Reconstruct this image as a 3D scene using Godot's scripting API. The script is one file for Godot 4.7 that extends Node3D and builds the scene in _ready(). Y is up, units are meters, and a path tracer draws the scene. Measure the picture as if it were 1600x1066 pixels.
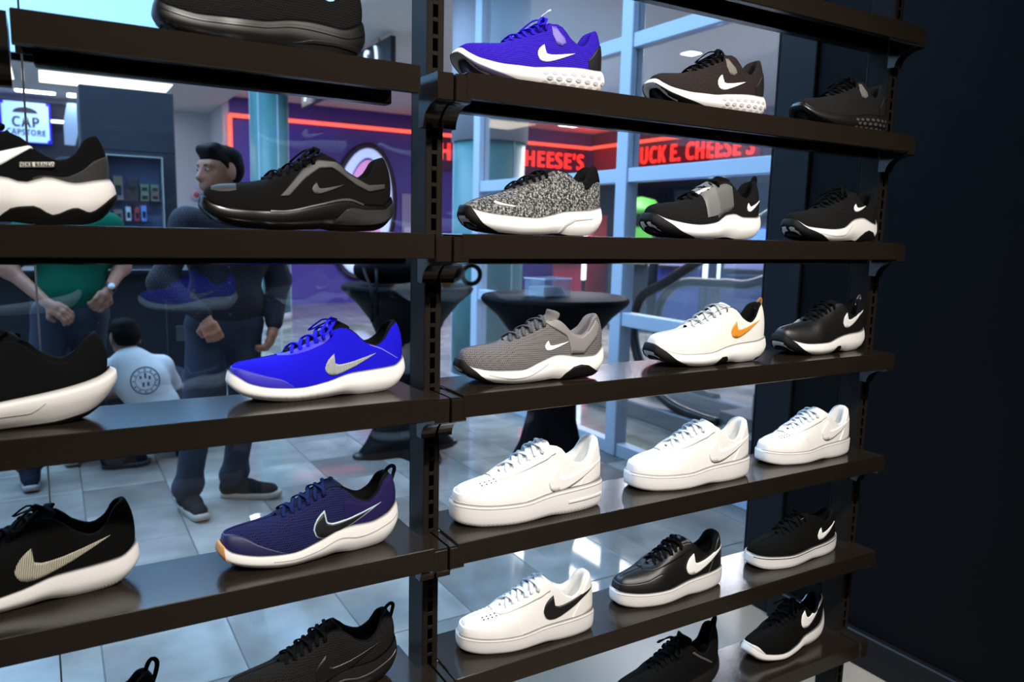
extends Node3D
# Sneaker shelves in a shop window, with the shopping mall behind the glass.
# Units are metres, y is up, the shop's window plane runs along x and the mall lies towards -z.

var M := {}
var TEX := {}
var taken := {}
const ROWS := [1.80, 1.5652, 1.3217, 1.0654, 0.8154, 0.5733, 0.3358]
const SHELF_FRONT := 0.0741
const SHELF_BACK := -0.0759
const LIP := 0.0385
const BAY := 1.174


func _ready() -> void:
	set_camera()
	set_environment()
	set_lights()
	make_textures()
	make_materials()
	build_shop()
	build_mall()
	build_shelves()
	build_shoes()
	build_mall_things()
	build_people()


# ---------------------------------------------------------------- camera, light
func set_camera() -> void:
	var cam := Camera3D.new()
	cam.name = "camera"
	var yaw := 0.54
	var pitch := -0.1422
	var roll := 0.0241
	var fw := Vector3(sin(yaw) * cos(pitch), sin(pitch), -cos(yaw) * cos(pitch))
	var r0 := Vector3(cos(yaw), 0, sin(yaw))
	var u0 := r0.cross(fw)
	var right := r0 * cos(roll) + u0 * sin(roll)
	var up := u0 * cos(roll) - r0 * sin(roll)
	cam.transform = Transform3D(Basis(right, up, -fw), Vector3(-0.5354, 1.3281, 1.1506))
	var lens := CameraAttributesPhysical.new()
	lens.frustum_focal_length = 27.022
	lens.frustum_focus_distance = 1.42
	lens.frustum_near = 0.05
	lens.frustum_far = 100.0
	lens.exposure_aperture = 5.0
	cam.attributes = lens
	cam.fov = rad_to_deg(2.0 * atan(533.0 / 1200.2))
	cam.near = 0.05
	cam.far = 100.0
	add_child(cam)
	cam.current = true


func set_environment() -> void:
	var env := Environment.new()
	env.background_mode = Environment.BG_COLOR
	env.background_color = Color(0, 0, 0)
	env.tonemap_mode = Environment.TONE_MAPPER_LINEAR
	env.tonemap_exposure = 1.0
	env.sdfgi_enabled = true
	env.ssao_enabled = true
	env.ssil_enabled = true
	var we := WorldEnvironment.new()
	we.name = "environment"
	we.environment = env
	add_child(we)


func area_light(at: Vector3, look: Vector3, size: Vector2, color: Color, energy: float, called := "area_light") -> void:
	var l := AreaLight3D.new()
	l.name = called
	l.area_size = size
	l.area_normalize_energy = true
	l.light_color = color
	l.light_energy = energy
	l.area_range = 40.0
	l.shadow_enabled = true
	add_child(l, true)
	var upv := Vector3.UP if absf(look.normalized().y) < 0.99 else Vector3(0, 0, -1)
	l.transform = Transform3D(Basis.looking_at(look, upv), at)


func spot_light(at: Vector3, to: Vector3, angle: float, color: Color, energy: float) -> void:
	var l := SpotLight3D.new()
	l.name = "track_spot_beam"
	l.spot_angle = angle
	l.spot_angle_attenuation = 0.9
	l.spot_range = 20.0
	l.spot_attenuation = 2.0
	l.light_size = 0.05
	l.light_color = color
	l.light_energy = energy
	l.shadow_enabled = true
	add_child(l, true)
	l.transform = Transform3D(Basis.looking_at(to - at, Vector3.UP), at)


const SPOTS := [[Vector3(-1.15, 2.78, 1.35), Vector3(-0.2, 0.85, 0.0), 3.0], [Vector3(-0.2, 2.78, 1.45), Vector3(0.2, 0.85, 0.0), 3.5], [Vector3(0.75, 2.78, 1.45), Vector3(0.65, 0.72, 0.0), 4.4]]


func set_lights() -> void:
	# the shop's ceiling spots, above and behind the camera
	for s in SPOTS:
		spot_light(s[0] + (s[1] - s[0]).normalized() * 0.075, s[1], 33.0, Color(1.0, 0.975, 0.945), s[2])
	area_light(Vector3(0.3, 2.975, 2.2), Vector3.DOWN, Vector2(1.8, 0.3), Color(1.0, 0.96, 0.9), 2.2, "shop_fill_glow")  # fill light added to brighten the shop floor and the shoes
	# daylight-blue mall lighting: the atrium skylight and the panels of the lower ceiling
	area_light(Vector3(-1.4, 5.36, -5.0), Vector3.DOWN, Vector2(5.0, 8.0), Color(0.68, 0.85, 1.0), 64.0, "skylight_glow")
	area_light(Vector3(5.6, 3.29, -5.5), Vector3.DOWN, Vector2(1.2, 6.0), Color(0.95, 0.96, 1.0), 52.0, "ceiling_panel_glow")
	area_light(Vector3(0.9, 3.29, -11.0), Vector3.DOWN, Vector2(2.4, 0.5), Color(0.95, 0.97, 1.0), 12.0, "ceiling_panel_glow")


# ---------------------------------------------------------------- helpers
func named(called: String) -> String:
	if not taken.has(called):
		taken[called] = 0
		return called
	taken[called] += 1
	return "%s_%03d" % [called, taken[called]]


func thing(called: String, label: String, category: String, at := Vector3.ZERO, turn := 0.0, group := "") -> Node3D:
	var o := Node3D.new()
	o.name = named(called)
	add_child(o)
	o.position = at
	o.rotation.y = turn
	tag(o, label, category, group)
	return o


func tag(o: Node3D, label: String, category: String, group := "") -> void:
	o.set_meta("label", label)
	o.set_meta("category", category)
	if group:
		o.set_meta("group", group)


func put(mesh: Mesh, called: String, m: Material, parent: Node = null, at := Vector3.ZERO, turn := Vector3.ZERO) -> MeshInstance3D:
	var o := MeshInstance3D.new()
	o.mesh = mesh
	o.material_override = m
	if parent == null or parent == self:
		o.name = named(called)
		add_child(o)
	else:
		o.name = called
		parent.add_child(o, true)
	o.position = at
	o.rotation = turn
	return o


func structure(mesh: Mesh, called: String, label: String, m: Material, at := Vector3.ZERO) -> MeshInstance3D:
	var o := put(mesh, called, m, self, at)
	o.set_meta("kind", "structure")
	tag(o, label, called.split("_")[0])
	return o


func struct_node(called: String, label: String) -> Node3D:
	var o := Node3D.new()
	o.name = named(called)
	add_child(o)
	o.set_meta("kind", "structure")
	tag(o, label, called.split("_")[0])
	return o


func begin() -> SurfaceTool:
	var st := SurfaceTool.new()
	st.begin(Mesh.PRIMITIVE_TRIANGLES)
	return st


func done(st: SurfaceTool) -> ArrayMesh:
	st.generate_normals()
	return st.commit()


func tri(st: SurfaceTool, a: Vector3, b: Vector3, c: Vector3) -> void:
	st.add_vertex(a)
	st.add_vertex(b)
	st.add_vertex(c)


func quad(st: SurfaceTool, a: Vector3, b: Vector3, c: Vector3, d: Vector3) -> void:
	tri(st, a, b, c)
	tri(st, a, c, d)


# a box with its edges cut by bevel b, added to st
func bev(st: SurfaceTool, lo: Vector3, hi: Vector3, b := 0.0015) -> void:
	st.set_smooth_group(-1)
	b = minf(b, 0.45 * minf(hi.x - lo.x, minf(hi.y - lo.y, hi.z - lo.z)))
	var c := (lo + hi) / 2.0
	var h := (hi - lo) / 2.0
	var faces := []
	for ax in 3:
		for sg in [-1.0, 1.0]:
			var n := Vector3.ZERO
			n[ax] = sg
			var u := Vector3.ZERO
			u[(ax + 1) % 3] = 1.0
			var w := Vector3.ZERO
			w[(ax + 2) % 3] = sg
			var hu: float = h[(ax + 1) % 3] - b
			var hw: float = h[(ax + 2) % 3] - b
			var o: Vector3 = c + n * h[ax]
			quad(st, o - u * hu - w * hw, o - u * hu + w * hw, o + u * hu + w * hw, o + u * hu - w * hw)
	if b <= 0.0:
		return
	# edge strips and corner triangles
	for ax in 3:
		var a1 := (ax + 1) % 3
		var a2 := (ax + 2) % 3
		for s1 in [-1.0, 1.0]:
			for s2 in [-1.0, 1.0]:
				var p := []
				for sa in [-1.0, 1.0]:
					for k in 2:
						var q := Vector3.ZERO
						q[ax] = sa * (h[ax] - b)
						q[a1] = s1 * (h[a1] - (b if k == 1 else 0.0))
						q[a2] = s2 * (h[a2] - (0.0 if k == 1 else b))
						p.append(c + q)
				if s1 * s2 > 0:
					quad(st, p[0], p[2], p[3], p[1])
				else:
					quad(st, p[0], p[1], p[3], p[2])
	for sx in [-1.0, 1.0]:
		for sy in [-1.0, 1.0]:
			for sz in [-1.0, 1.0]:
				var s := Vector3(sx, sy, sz)
				var pa := c + Vector3(s.x * h.x, s.y * (h.y - b), s.z * (h.z - b))
				var pb := c + Vector3(s.x * (h.x - b), s.y * h.y, s.z * (h.z - b))
				var pc := c + Vector3(s.x * (h.x - b), s.y * (h.y - b), s.z * h.z)
				if sx * sy * sz > 0:
					tri(st, pa, pc, pb)
				else:
					tri(st, pa, pb, pc)


func box(lo: Vector3, hi: Vector3, b := 0.0015) -> ArrayMesh:
	var st := begin()
	bev(st, lo, hi, b)
	return done(st)


# a grid of points (rows of equal length) as a smooth surface
func grid(st: SurfaceTool, rows: Array, closed := false, flip := false) -> void:
	st.set_smooth_group(0)
	for i in rows.size() - 1:
		var a: PackedVector3Array = rows[i]
		var b: PackedVector3Array = rows[i + 1]
		var n := a.size()
		for j in (n if closed else n - 1):
			var k := (j + 1) % n
			if flip:
				if a[j] != a[k]:
					tri(st, a[j], a[k], b[k])
				if b[j] != b[k]:
					tri(st, a[j], b[k], b[j])
			else:
				if a[j] != a[k]:
					tri(st, a[j], b[k], a[k])
				if b[j] != b[k]:
					tri(st, a[j], b[j], b[k])


func fan(st: SurfaceTool, ring: PackedVector3Array, c: Vector3, flip := false) -> void:
	for j in ring.size():
		var k := (j + 1) % ring.size()
		if flip:
			tri(st, c, ring[k], ring[j])
		else:
			tri(st, c, ring[j], ring[k])


# profile points (r, y) turned about the y axis
func lathe(profile: Array, sides := 32) -> ArrayMesh:
	var st := begin()
	var rows := []
	for p in profile:
		var ring := PackedVector3Array()
		for k in sides:
			var a := TAU * k / sides
			ring.append(Vector3(p[0] * cos(a), p[1], p[0] * sin(a)))
		rows.append(ring)
	grid(st, rows, true, true)
	return done(st)


# a tube of radius r (flattened by f along the normal) along points
func tube(st: SurfaceTool, pts: Array, r: float, sides := 10, f := 1.0, upv := Vector3.UP, caps := true) -> void:
	var rows := []
	for i in pts.size():
		var t: Vector3 = (pts[mini(i + 1, pts.size() - 1)] - pts[maxi(i - 1, 0)]).normalized()
		var s := t.cross(upv)
		if s.length() < 0.05:
			s = t.cross(Vector3(0.3, 0.1, 1.0))
		s = s.normalized()
		var n := s.cross(t).normalized()
		var ring := PackedVector3Array()
		for k in sides:
			var a := TAU * k / sides
			ring.append(pts[i] + s * cos(a) * r + n * sin(a) * r * f)
		rows.append(ring)
	grid(st, rows, true)
	if caps:
		fan(st, rows[0], pts[0])
		fan(st, rows[-1], pts[-1], true)


func curve_pts(keys: Array, n: int) -> Array:
	var c := Curve3D.new()
	c.bake_interval = 0.004
	for i in keys.size():
		var t: Vector3 = (keys[mini(i + 1, keys.size() - 1)] - keys[maxi(i - 1, 0)]) / 6.0
		c.add_point(keys[i], -t, t)
	var out := []
	var total := c.get_baked_length()
	for i in n + 1:
		out.append(c.sample_baked(total * i / n, true))
	return out


# a flat polygon (xy) pushed out along z
func prism(poly: PackedVector2Array, z0: float, z1: float) -> ArrayMesh:
	var st := begin()
	st.set_smooth_group(-1)
	if Geometry2D.is_polygon_clockwise(poly):
		poly.reverse()
	var ids := Geometry2D.triangulate_polygon(poly)
	for i in range(0, ids.size(), 3):
		var a := poly[ids[i]]
		var b := poly[ids[i + 1]]
		var c := poly[ids[i + 2]]
		if (b - a).cross(c - a) < 0:
			var sw := b
			b = c
			c = sw
		tri(st, Vector3(a.x, a.y, z1), Vector3(c.x, c.y, z1), Vector3(b.x, b.y, z1))
		tri(st, Vector3(a.x, a.y, z0), Vector3(b.x, b.y, z0), Vector3(c.x, c.y, z0))
	for i in poly.size():
		var a := poly[i]
		var b := poly[(i + 1) % poly.size()]
		quad(st, Vector3(a.x, a.y, z0), Vector3(a.x, a.y, z1), Vector3(b.x, b.y, z1), Vector3(b.x, b.y, z0))
	return done(st)


func lettering(words: String, height: float, depth: float, bold := true, serif := false) -> TextMesh:
	var f := SystemFont.new()
	f.font_names = PackedStringArray(["Droid Serif" if serif else "Droid Sans"])
	f.font_weight = 700 if bold else 400
	var t := TextMesh.new()
	t.text = words
	t.font = f
	t.font_size = 64
	t.pixel_size = height / 46.0
	t.depth = depth
	return t


# smooth interpolation through (u, value) keys
static func curve(keys: Array, u: float) -> float:
	var n := keys.size()
	if u <= keys[0][0]:
		return keys[0][1]
	if u >= keys[n - 1][0]:
		return keys[n - 1][1]
	var i := 0
	while keys[i + 1][0] < u:
		i += 1
	var x0: float = keys[i][0]
	var x1: float = keys[i + 1][0]
	var y0: float = keys[i][1]
	var y1: float = keys[i + 1][1]
	var d := (y1 - y0) / (x1 - x0)
	var m0 := d
	var m1 := d
	if i > 0:
		var dp: float = (y0 - keys[i - 1][1]) / (x0 - keys[i - 1][0])
		m0 = 0.0 if dp * d <= 0.0 else 2.0 * dp * d / (dp + d)
	if i + 2 < n:
		var dn: float = (keys[i + 2][1] - y1) / (keys[i + 2][0] - x1)
		m1 = 0.0 if dn * d <= 0.0 else 2.0 * dn * d / (dn + d)
	var h := x1 - x0
	var t := (u - x0) / h
	var t2 := t * t
	var t3 := t2 * t
	return (2 * t3 - 3 * t2 + 1) * y0 + (t3 - 2 * t2 + t) * h * m0 + (3 * t2 - 2 * t3) * y1 + (t3 - t2) * h * m1


# ---------------------------------------------------------------- textures and materials
func from_image(im: Image) -> ImageTexture:
	return ImageTexture.create_from_image(im)


func make_textures() -> void:
	var n := 256
	# woven mesh with small holes: height for normals, tone for colour
	var hole := Image.create(n, n, false, Image.FORMAT_RGB8)
	var tone := Image.create(n, n, false, Image.FORMAT_RGB8)
	for y in n:
		for x in n:
			var row := int(y / 16.0)
			var fx := fposmod(x + (8 if row % 2 else 0), 16.0) - 7.5
			var fy := fposmod(y, 16.0) - 7.5
			var d := sqrt(fx * fx + fy * fy * 1.6)
			var h := clampf((d - 2.5) / 3.0, 0.0, 1.0)
			hole.set_pixel(x, y, Color(h, h, h))
			var g := lerpf(0.35, 1.0, h)
			tone.set_pixel(x, y, Color(g, g, g))
	TEX.hole_tone = from_image(tone)
	hole.bump_map_to_normal_map(5.0)
	TEX.hole_normal = from_image(hole)
	# plain weave
	var weave := Image.create(n, n, false, Image.FORMAT_RGB8)
	for y in n:
		for x in n:
			var a := absf(sin(x * PI / 8.0))
			var b := absf(sin(y * PI / 8.0))
			var over := (int(x / 8.0) + int(y / 8.0)) % 2 == 0
			var h := 0.3 + 0.7 * (a if over else b)
			weave.set_pixel(x, y, Color(h, h, h))
	TEX.weave_tone = from_image(weave.duplicate())
	weave.bump_map_to_normal_map(4.0)
	TEX.weave_normal = from_image(weave)
	# two-tone knit: short dashes of light yarn on dark yarn
	var rng := RandomNumberGenerator.new()
	rng.seed = 11
	var knit := Image.create(n, n, false, Image.FORMAT_RGB8)
	knit.fill(Color(0.05, 0.05, 0.055))
	var field := FastNoiseLite.new()
	field.seed = 4
	field.frequency = 0.03
	for k in 3400:
		var x := rng.randi_range(0, n - 1)
		var y := rng.randi_range(0, 63) * 4
		if field.get_noise_2d(x, y * 0.6) + rng.randf_range(-0.25, 0.25) < 0.15:
			continue
		var g := rng.randf_range(0.62, 0.95)
		knit.fill_rect(Rect2i(x, y, rng.randi_range(3, 9), 3), Color(g, g, g * 0.99))
	TEX.knit = from_image(knit)
	# diagonal hatch for moulded heels
	var hatch := Image.create(n, n, false, Image.FORMAT_RGB8)
	for y in n:
		for x in n:
			var a := absf(sin((x + y) * PI / 16.0))
			var b := absf(sin((x - y) * PI / 16.0))
			var h := maxf(a, b)
			hatch.set_pixel(x, y, Color(h, h, h))
	hatch.bump_map_to_normal_map(6.0)
	TEX.hatch_normal = from_image(hatch)
	# shirt cloth with small light dots
	var dots := Image.create(n, n, false, Image.FORMAT_RGB8)
	dots.fill(Color(1, 1, 1) * 0.2)
	for gy in 8:
		for gx in 8:
			var cx := gx * 32 + (16 if gy % 2 else 0) + 8
			var cy := gy * 32 + 16
			for dy in range(-4, 5):
				for dx in range(-4, 5):
					if dx * dx + dy * dy <= 16:
						dots.set_pixel(posmod(cx + dx, n), posmod(cy + dy, n), Color(0.95, 0.95, 1.0))
	TEX.shirt_dots = from_image(dots)
	for spec in [["leather", 0.02, 3, 5.0], ["grain", 0.05, 2, 2.0], ["stone", 0.006, 5, 1.0], ["wave", 0.004, 3, 1.0]]:
		var f := FastNoiseLite.new()
		f.seed = 7
		f.noise_type = FastNoiseLite.TYPE_CELLULAR if spec[0] == "leather" else FastNoiseLite.TYPE_SIMPLEX_SMOOTH
		f.frequency = spec[1] * (4.0 if spec[0] == "leather" else 1.0)
		f.fractal_octaves = spec[2]
		var im := f.get_seamless_image(n, n)
		im.convert(Image.FORMAT_RGB8)
		var toned := im.duplicate()
		for y in n:
			for x in n:
				var g: float = lerpf(0.74, 1.0, im.get_pixel(x, y).r)
				toned.set_pixel(x, y, Color(g, g, g))
		im.bump_map_to_normal_map(spec[3])
		TEX[spec[0] + "_normal"] = from_image(im)
		TEX[spec[0] + "_tone"] = from_image(toned)


func mat(color: Color, rough := 0.6, metal := 0.0, spec := 0.5) -> StandardMaterial3D:
	var m := StandardMaterial3D.new()
	m.albedo_color = color
	m.roughness = rough
	m.metallic = metal
	m.metallic_specular = spec
	return m


func surfaced(color: Color, rough: float, normal: String, scale: float, strength := 1.0, tone := "") -> StandardMaterial3D:
	var m := mat(color, rough)
	m.uv1_triplanar = true
	m.uv1_scale = Vector3.ONE * scale
	if normal:
		m.normal_enabled = true
		m.normal_texture = TEX[normal]
		m.normal_scale = strength
	if tone:
		m.albedo_texture = TEX[tone]
	return m


func matt(m: StandardMaterial3D) -> StandardMaterial3D:
	m.metallic_specular = 0.18
	return m


func mesh_cloth(color: Color) -> StandardMaterial3D:
	return matt(surfaced(color, 0.9, "hole_normal", 18.0, 0.9, "hole_tone"))


func cloth(color: Color, scale := 40.0) -> StandardMaterial3D:
	return matt(surfaced(color, 0.9, "weave_normal", scale, 0.6))


func leather(color: Color) -> StandardMaterial3D:
	return surfaced(color, 0.42, "leather_normal", 22.0, 0.25)


func foam(color: Color) -> StandardMaterial3D:
	return surfaced(color, 0.6, "grain_normal", 18.0, 0.15)


func glow(color: Color, energy: float) -> StandardMaterial3D:
	var m := mat(color, 0.5)
	m.emission_enabled = true
	m.emission = color
	m.emission_energy_multiplier = energy
	return m


func glass(alpha: float, tint := Color(1, 1, 1)) -> StandardMaterial3D:
	var m := mat(Color(tint.r, tint.g, tint.b, alpha), 0.0)
	m.transparency = BaseMaterial3D.TRANSPARENCY_ALPHA
	return m


func make_materials() -> void:
	M.shelf = surfaced(Color(0.115, 0.094, 0.076), 0.17, "grain_normal", 12.0, 0.06)
	M.post = matt(surfaced(Color(0.12, 0.103, 0.09), 0.4, "grain_normal", 12.0, 0.06))
	M.hollow = mat(Color(0.03, 0.03, 0.03), 0.8)
	M.wall_dark = matt(surfaced(Color(0.05, 0.053, 0.062), 0.6, "grain_normal", 3.0, 0.1))
	M.trim_dark = mat(Color(0.085, 0.085, 0.095), 0.4, 0.0, 0.3)
	M.jamb = mat(Color(0.08, 0.09, 0.115), 0.45, 0.0, 0.3)
	M.shop_floor = surfaced(Color(0.62, 0.57, 0.51), 0.3, "stone_normal", 0.8, 0.05)
	M.shop_wall = matt(mat(Color(0.13, 0.13, 0.135), 0.8))
	M.shop_ceiling = matt(mat(Color(0.1, 0.1, 0.1), 0.9))
	M.pane = glass(0.01, Color(0.05, 0.06, 0.06))
	M.black_metal = mat(Color(0.08, 0.08, 0.085), 0.4)
	M.white_paint = mat(Color(0.85, 0.86, 0.88), 0.6)
	M.bulkhead = mat(Color(0.78, 0.91, 0.99), 0.6)  # the blue of the daylight is put into the bulkhead colour
	M.lilac_wall = mat(Color(0.66, 0.66, 0.7), 0.7)
	M.ceiling = mat(Color(0.78, 0.77, 0.76), 0.85)
	M.grout = mat(Color(0.3, 0.3, 0.31), 0.7)
	M.tiles = []
	for k in 4:
		var g: float = [0.55, 0.66, 0.69, 0.61][k]
		var m := surfaced(Color(g, g * 0.985, g * 0.955), 0.06, "wave_normal", 1.3, 0.03, "stone_tone")
		m.metallic_specular = 0.42
		m.uv1_world_triplanar = true
		m.uv1_offset = Vector3(k * 0.37, 0.0, k * 0.21)
		M.tiles.append(m)


# ---------------------------------------------------------------- the shop
func build_shop() -> void:
	structure(box(Vector3(-3.3, -0.1, -0.715), Vector3(1.72, 0.0, 3.7), 0.0), "floor", "pale polished shop floor in front of the shelves", M.shop_floor)
	structure(box(Vector3(1.6, 0, -0.715), Vector3(1.72, 3.0, 3.7), 0.0), "wall_right", "plain near-black shop wall at the end of the shelves", M.wall_dark)
	structure(box(Vector3(1.572, 0.0, -0.57), Vector3(1.6, 0.11, 3.6), 0.004), "baseboard_right", "near-black baseboard along the dark shop wall", M.trim_dark)
	structure(box(Vector3(1.592, 0.11, -0.37), Vector3(1.6, 3.0, -0.352), 0.003), "trim_1", "thin dark strip on the wall beside the window jamb", M.trim_dark)
	structure(box(Vector3(-3.4, 0, -0.715), Vector3(-3.3, 3.0, 3.7), 0.0), "wall_left", "grey shop wall opposite the dark one", M.shop_wall)
	structure(box(Vector3(-3.4, 0, 3.6), Vector3(1.72, 3.0, 3.7), 0.0), "wall_back", "grey shop wall behind the viewer", M.shop_wall)
	structure(box(Vector3(-3.4, 3.0, -0.715), Vector3(1.72, 3.1, 3.7), 0.0), "ceiling", "dark grey shop ceiling above the shelves", M.shop_ceiling)
	# the shop window: two panes that meet in an open joint, held by a jamb
	var w := struct_node("window_1", "tall frameless shop window behind the shoe shelves")
	put(box(Vector3(-3.3, 0.012, -0.704), Vector3(-0.568, 2.9, -0.696), 0.0005), "pane", M.pane, w)
	put(box(Vector3(-0.564, 0.012, -0.704), Vector3(1.6, 2.9, -0.696), 0.0005), "pane", M.pane, w)
	put(box(Vector3(-0.5678, 0.012, -0.7035), Vector3(-0.5642, 2.9, -0.6965), 0.0), "joint_seal", mat(Color(0.3, 0.36, 0.4), 0.4), w)
	put(box(Vector3(1.588, 0.0, -0.694), Vector3(1.6, 2.9, -0.55), 0.003), "jamb", M.jamb, w)
	put(box(Vector3(-3.3, -0.02, -0.714), Vector3(1.6, 0.012, -0.684), 0.002), "sill", M.trim_dark, w)
	put(box(Vector3(-3.3, 2.9, -0.715), Vector3(1.6, 3.0, -0.66), 0.002), "head", M.trim_dark, w)
	# added fill light: a slim ceiling panel behind the viewer
	var pl := thing("fill_panel", "slim white fill panel added to the shop ceiling behind the viewer", "ceiling light", Vector3(0.3, 2.99, 2.2))
	put(box(Vector3(-0.9, 0.0, -0.15), Vector3(0.9, 0.01, 0.15), 0.003), "diffuser", glow(Color(1.0, 0.96, 0.9), 2.0), pl)
	put(box(Vector3(-0.92, 0.003, -0.17), Vector3(0.92, 0.012, 0.17), 0.003), "rim", M.black_metal, pl)
	# the track spots that light the shelves
	for k in SPOTS.size():
		var at: Vector3 = SPOTS[k][0]
		var aim: Vector3 = (SPOTS[k][1] - at).normalized()
		var t := thing("track_spotlight", ["black track spotlight nearest the pane joint", "middle black track spotlight above the viewer", "black track spotlight nearest the dark wall"][k], "spotlight", at, 0.0, "track spots on the shop ceiling")
		var st := begin()
		tube(st, [Vector3.ZERO - aim * 0.09, aim * 0.05], 0.045, 20)
		put(done(st), "housing", M.black_metal, t)
		st = begin()
		tube(st, [aim * 0.05, aim * 0.054], 0.038, 20)
		put(done(st), "lamp_lens", glow(Color(1.0, 0.93, 0.84), 8.0), t)
		put(box(Vector3(-0.012, -0.02, -0.012), Vector3(0.012, 3.0 - at.y, 0.012), 0.002), "stem", M.black_metal, t)


# ---------------------------------------------------------------- the shelves
func slotted_post(x: float, label: String) -> void:
	var p := thing("shelf_post", label, "post", Vector3(x, 0, 0))
	var st := begin()
	bev(st, Vector3(-0.0145, 0, -0.056), Vector3(-0.0115, 2.6, 0.0), 0.0008)
	bev(st, Vector3(0.0115, 0, -0.056), Vector3(0.0145, 2.6, 0.0), 0.0008)
	bev(st, Vector3(-0.0145, 0, -0.059), Vector3(0.0145, 2.6, -0.056), 0.0008)
	put(done(st), "channel", M.post, p)
	st = begin()
	bev(st, Vector3(-0.0145, 0, 0.0), Vector3(-0.0045, 2.6, 0.002), 0.0006)
	bev(st, Vector3(0.0045, 0, 0.0), Vector3(0.0145, 2.6, 0.002), 0.0006)
	var first := 1.6499
	var k := -30
	while first - 0.0254 * k > 0.03:
		var top := first - 0.0254 * k
		bev(st, Vector3(-0.0046, top, 0.0002), Vector3(0.0046, top + 0.0066, 0.0018), 0.0004)
		k += 1
	put(done(st), "slotted_face", M.post, p)
	put(box(Vector3(-0.011, 0.01, -0.03), Vector3(0.011, 2.59, -0.028), 0.0), "inner_web", M.hollow, p)
	put(box(Vector3(-0.022, 0, -0.062), Vector3(0.022, 0.008, 0.03), 0.001), "foot_plate", M.post, p)


func bracket_mesh(x0: float, x1: float, drop: float) -> ArrayMesh:
	# side view (z, y): a deep arm that curves from the lip back to the post
	var poly := PackedVector2Array()
	poly.append(Vector2(0.002, -0.004))
	poly.append(Vector2(SHELF_FRONT - 0.003, -0.004))
	poly.append(Vector2(SHELF_FRONT - 0.003, -LIP - 0.006))
	for k in 9:
		var a := k / 8.0 * PI / 2.0
		poly.append(Vector2(SHELF_FRONT - 0.008 - sin(a) * 0.046, -LIP - 0.007 - (1.0 - cos(a)) * drop))
	poly.append(Vector2(0.002, -LIP - 0.007 - drop))
	var m := prism(poly, 0.0, x1 - x0)
	var st := begin()
	st.append_from(m, 0, Transform3D(Basis(Vector3(0, 0, 1), Vector3(0, 1, 0), Vector3(-1, 0, 0)), Vector3(x1, 0, 0)))
	return st.commit()


func shelf(row: int, x0: float, x1: float, b0: float, b1: float, label: String) -> void:
	var y: float = ROWS[row]
	var s := thing("shelf", label, "shelf", Vector3((x0 + x1) / 2, y, 0.0))
	var c := (x0 + x1) / 2
	var a := x0 - c
	var b := x1 - c
	put(box(Vector3(a, -0.0035, SHELF_BACK), Vector3(b, 0.0, SHELF_FRONT), 0.0012), "deck", M.shelf, s)
	put(box(Vector3(a, -LIP, SHELF_FRONT - 0.0028), Vector3(b, -0.0012, SHELF_FRONT), 0.0011), "front_lip", M.shelf, s)
	put(box(Vector3(a, -LIP, SHELF_FRONT - 0.016), Vector3(b, -LIP + 0.002, SHELF_FRONT - 0.002), 0.0006), "lip_return", M.shelf, s)
	put(box(Vector3(a, -0.024, SHELF_BACK), Vector3(b, -0.0012, SHELF_BACK + 0.002), 0.0006), "back_lip", M.shelf, s)
	var st := begin()
	bev(st, Vector3(a + 0.02, -0.05, -0.012), Vector3(b - 0.02, -0.003, 0.012), 0.002)
	put(done(st), "stiffener_rail", M.shelf, s)
	# arms, hooked into the posts at either end
	for e in 2:
		var bx: float = (b0 if e == 0 else b1) - c
		var wide := 0.0262
		var from := bx + 0.0022 if e == 0 else bx - 0.0022 - wide
		var br := put(bracket_mesh(from, from + wide, 0.034), "bracket", M.shelf, s)
		put(box(Vector3(from, -LIP - 0.005, SHELF_FRONT - 0.004), Vector3(from + wide, -0.007, SHELF_FRONT - 0.0012), 0.0008), "face_plate", M.shelf, br)


func build_shelves() -> void:
	slotted_post(0.0, "slotted dark metal post between the two shelf bays")
	slotted_post(BAY, "slotted dark metal post near the dark side wall")
	slotted_post(-1.25, "slotted dark metal post at the far outer end of the long shelves")
	var left := [[1, -0.5624, -0.0569, -0.594, 0.0, "dark metal shelf under the cropped all-black shoe at the top"],
		[2, -1.16, -0.0315, -1.25, 0.0, "dark metal shelf at eye level under the all-black runner with glossy sole"],
		[3, -1.16, -0.0265, -1.25, 0.0, "dark metal shelf under the royal blue shoe with striped side logo"],
		[4, -1.16, -0.0265, -1.25, 0.0, "dark metal shelf under the navy shoe with outlined side logo"],
		[5, -1.16, -0.0265, -1.25, 0.0, "lowest dark metal shelf left of the centre post, under the black runner with heel loop"]]
	for s in left:
		shelf(s[0], s[1], s[2], s[3], s[4], s[5])
	shelf(1, -1.16, -0.5975, -1.25, -0.5975, "dark metal shelf stub at the upper edge beside the cropped black shoe's shelf")
	var right := [[0, 0.02, 1.15, "topmost dark metal shelf, empty and cut off by the upper edge"],
		[1, 0.0195, 1.1509, "dark metal shelf under the violet shoe and two running shoes"],
		[2, 0.0155, 1.1429, "dark metal shelf at eye level under the speckled knit shoe"],
		[3, 0.0217, 1.1536, "dark metal shelf under the grey mesh shoe and the gold-logo shoe"],
		[4, 0.0155, 1.1476, "dark metal shelf under the three all-white court shoes"],
		[5, 0.0155, 1.1446, "dark metal shelf under the white shoe with a black side logo"],
		[6, 0.0155, 1.1350, "lowest dark metal shelf, near the floor under two black shoes"]]
	for s in right:
		shelf(s[0], s[1], s[2], 0.0, BAY, s[3])


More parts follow.
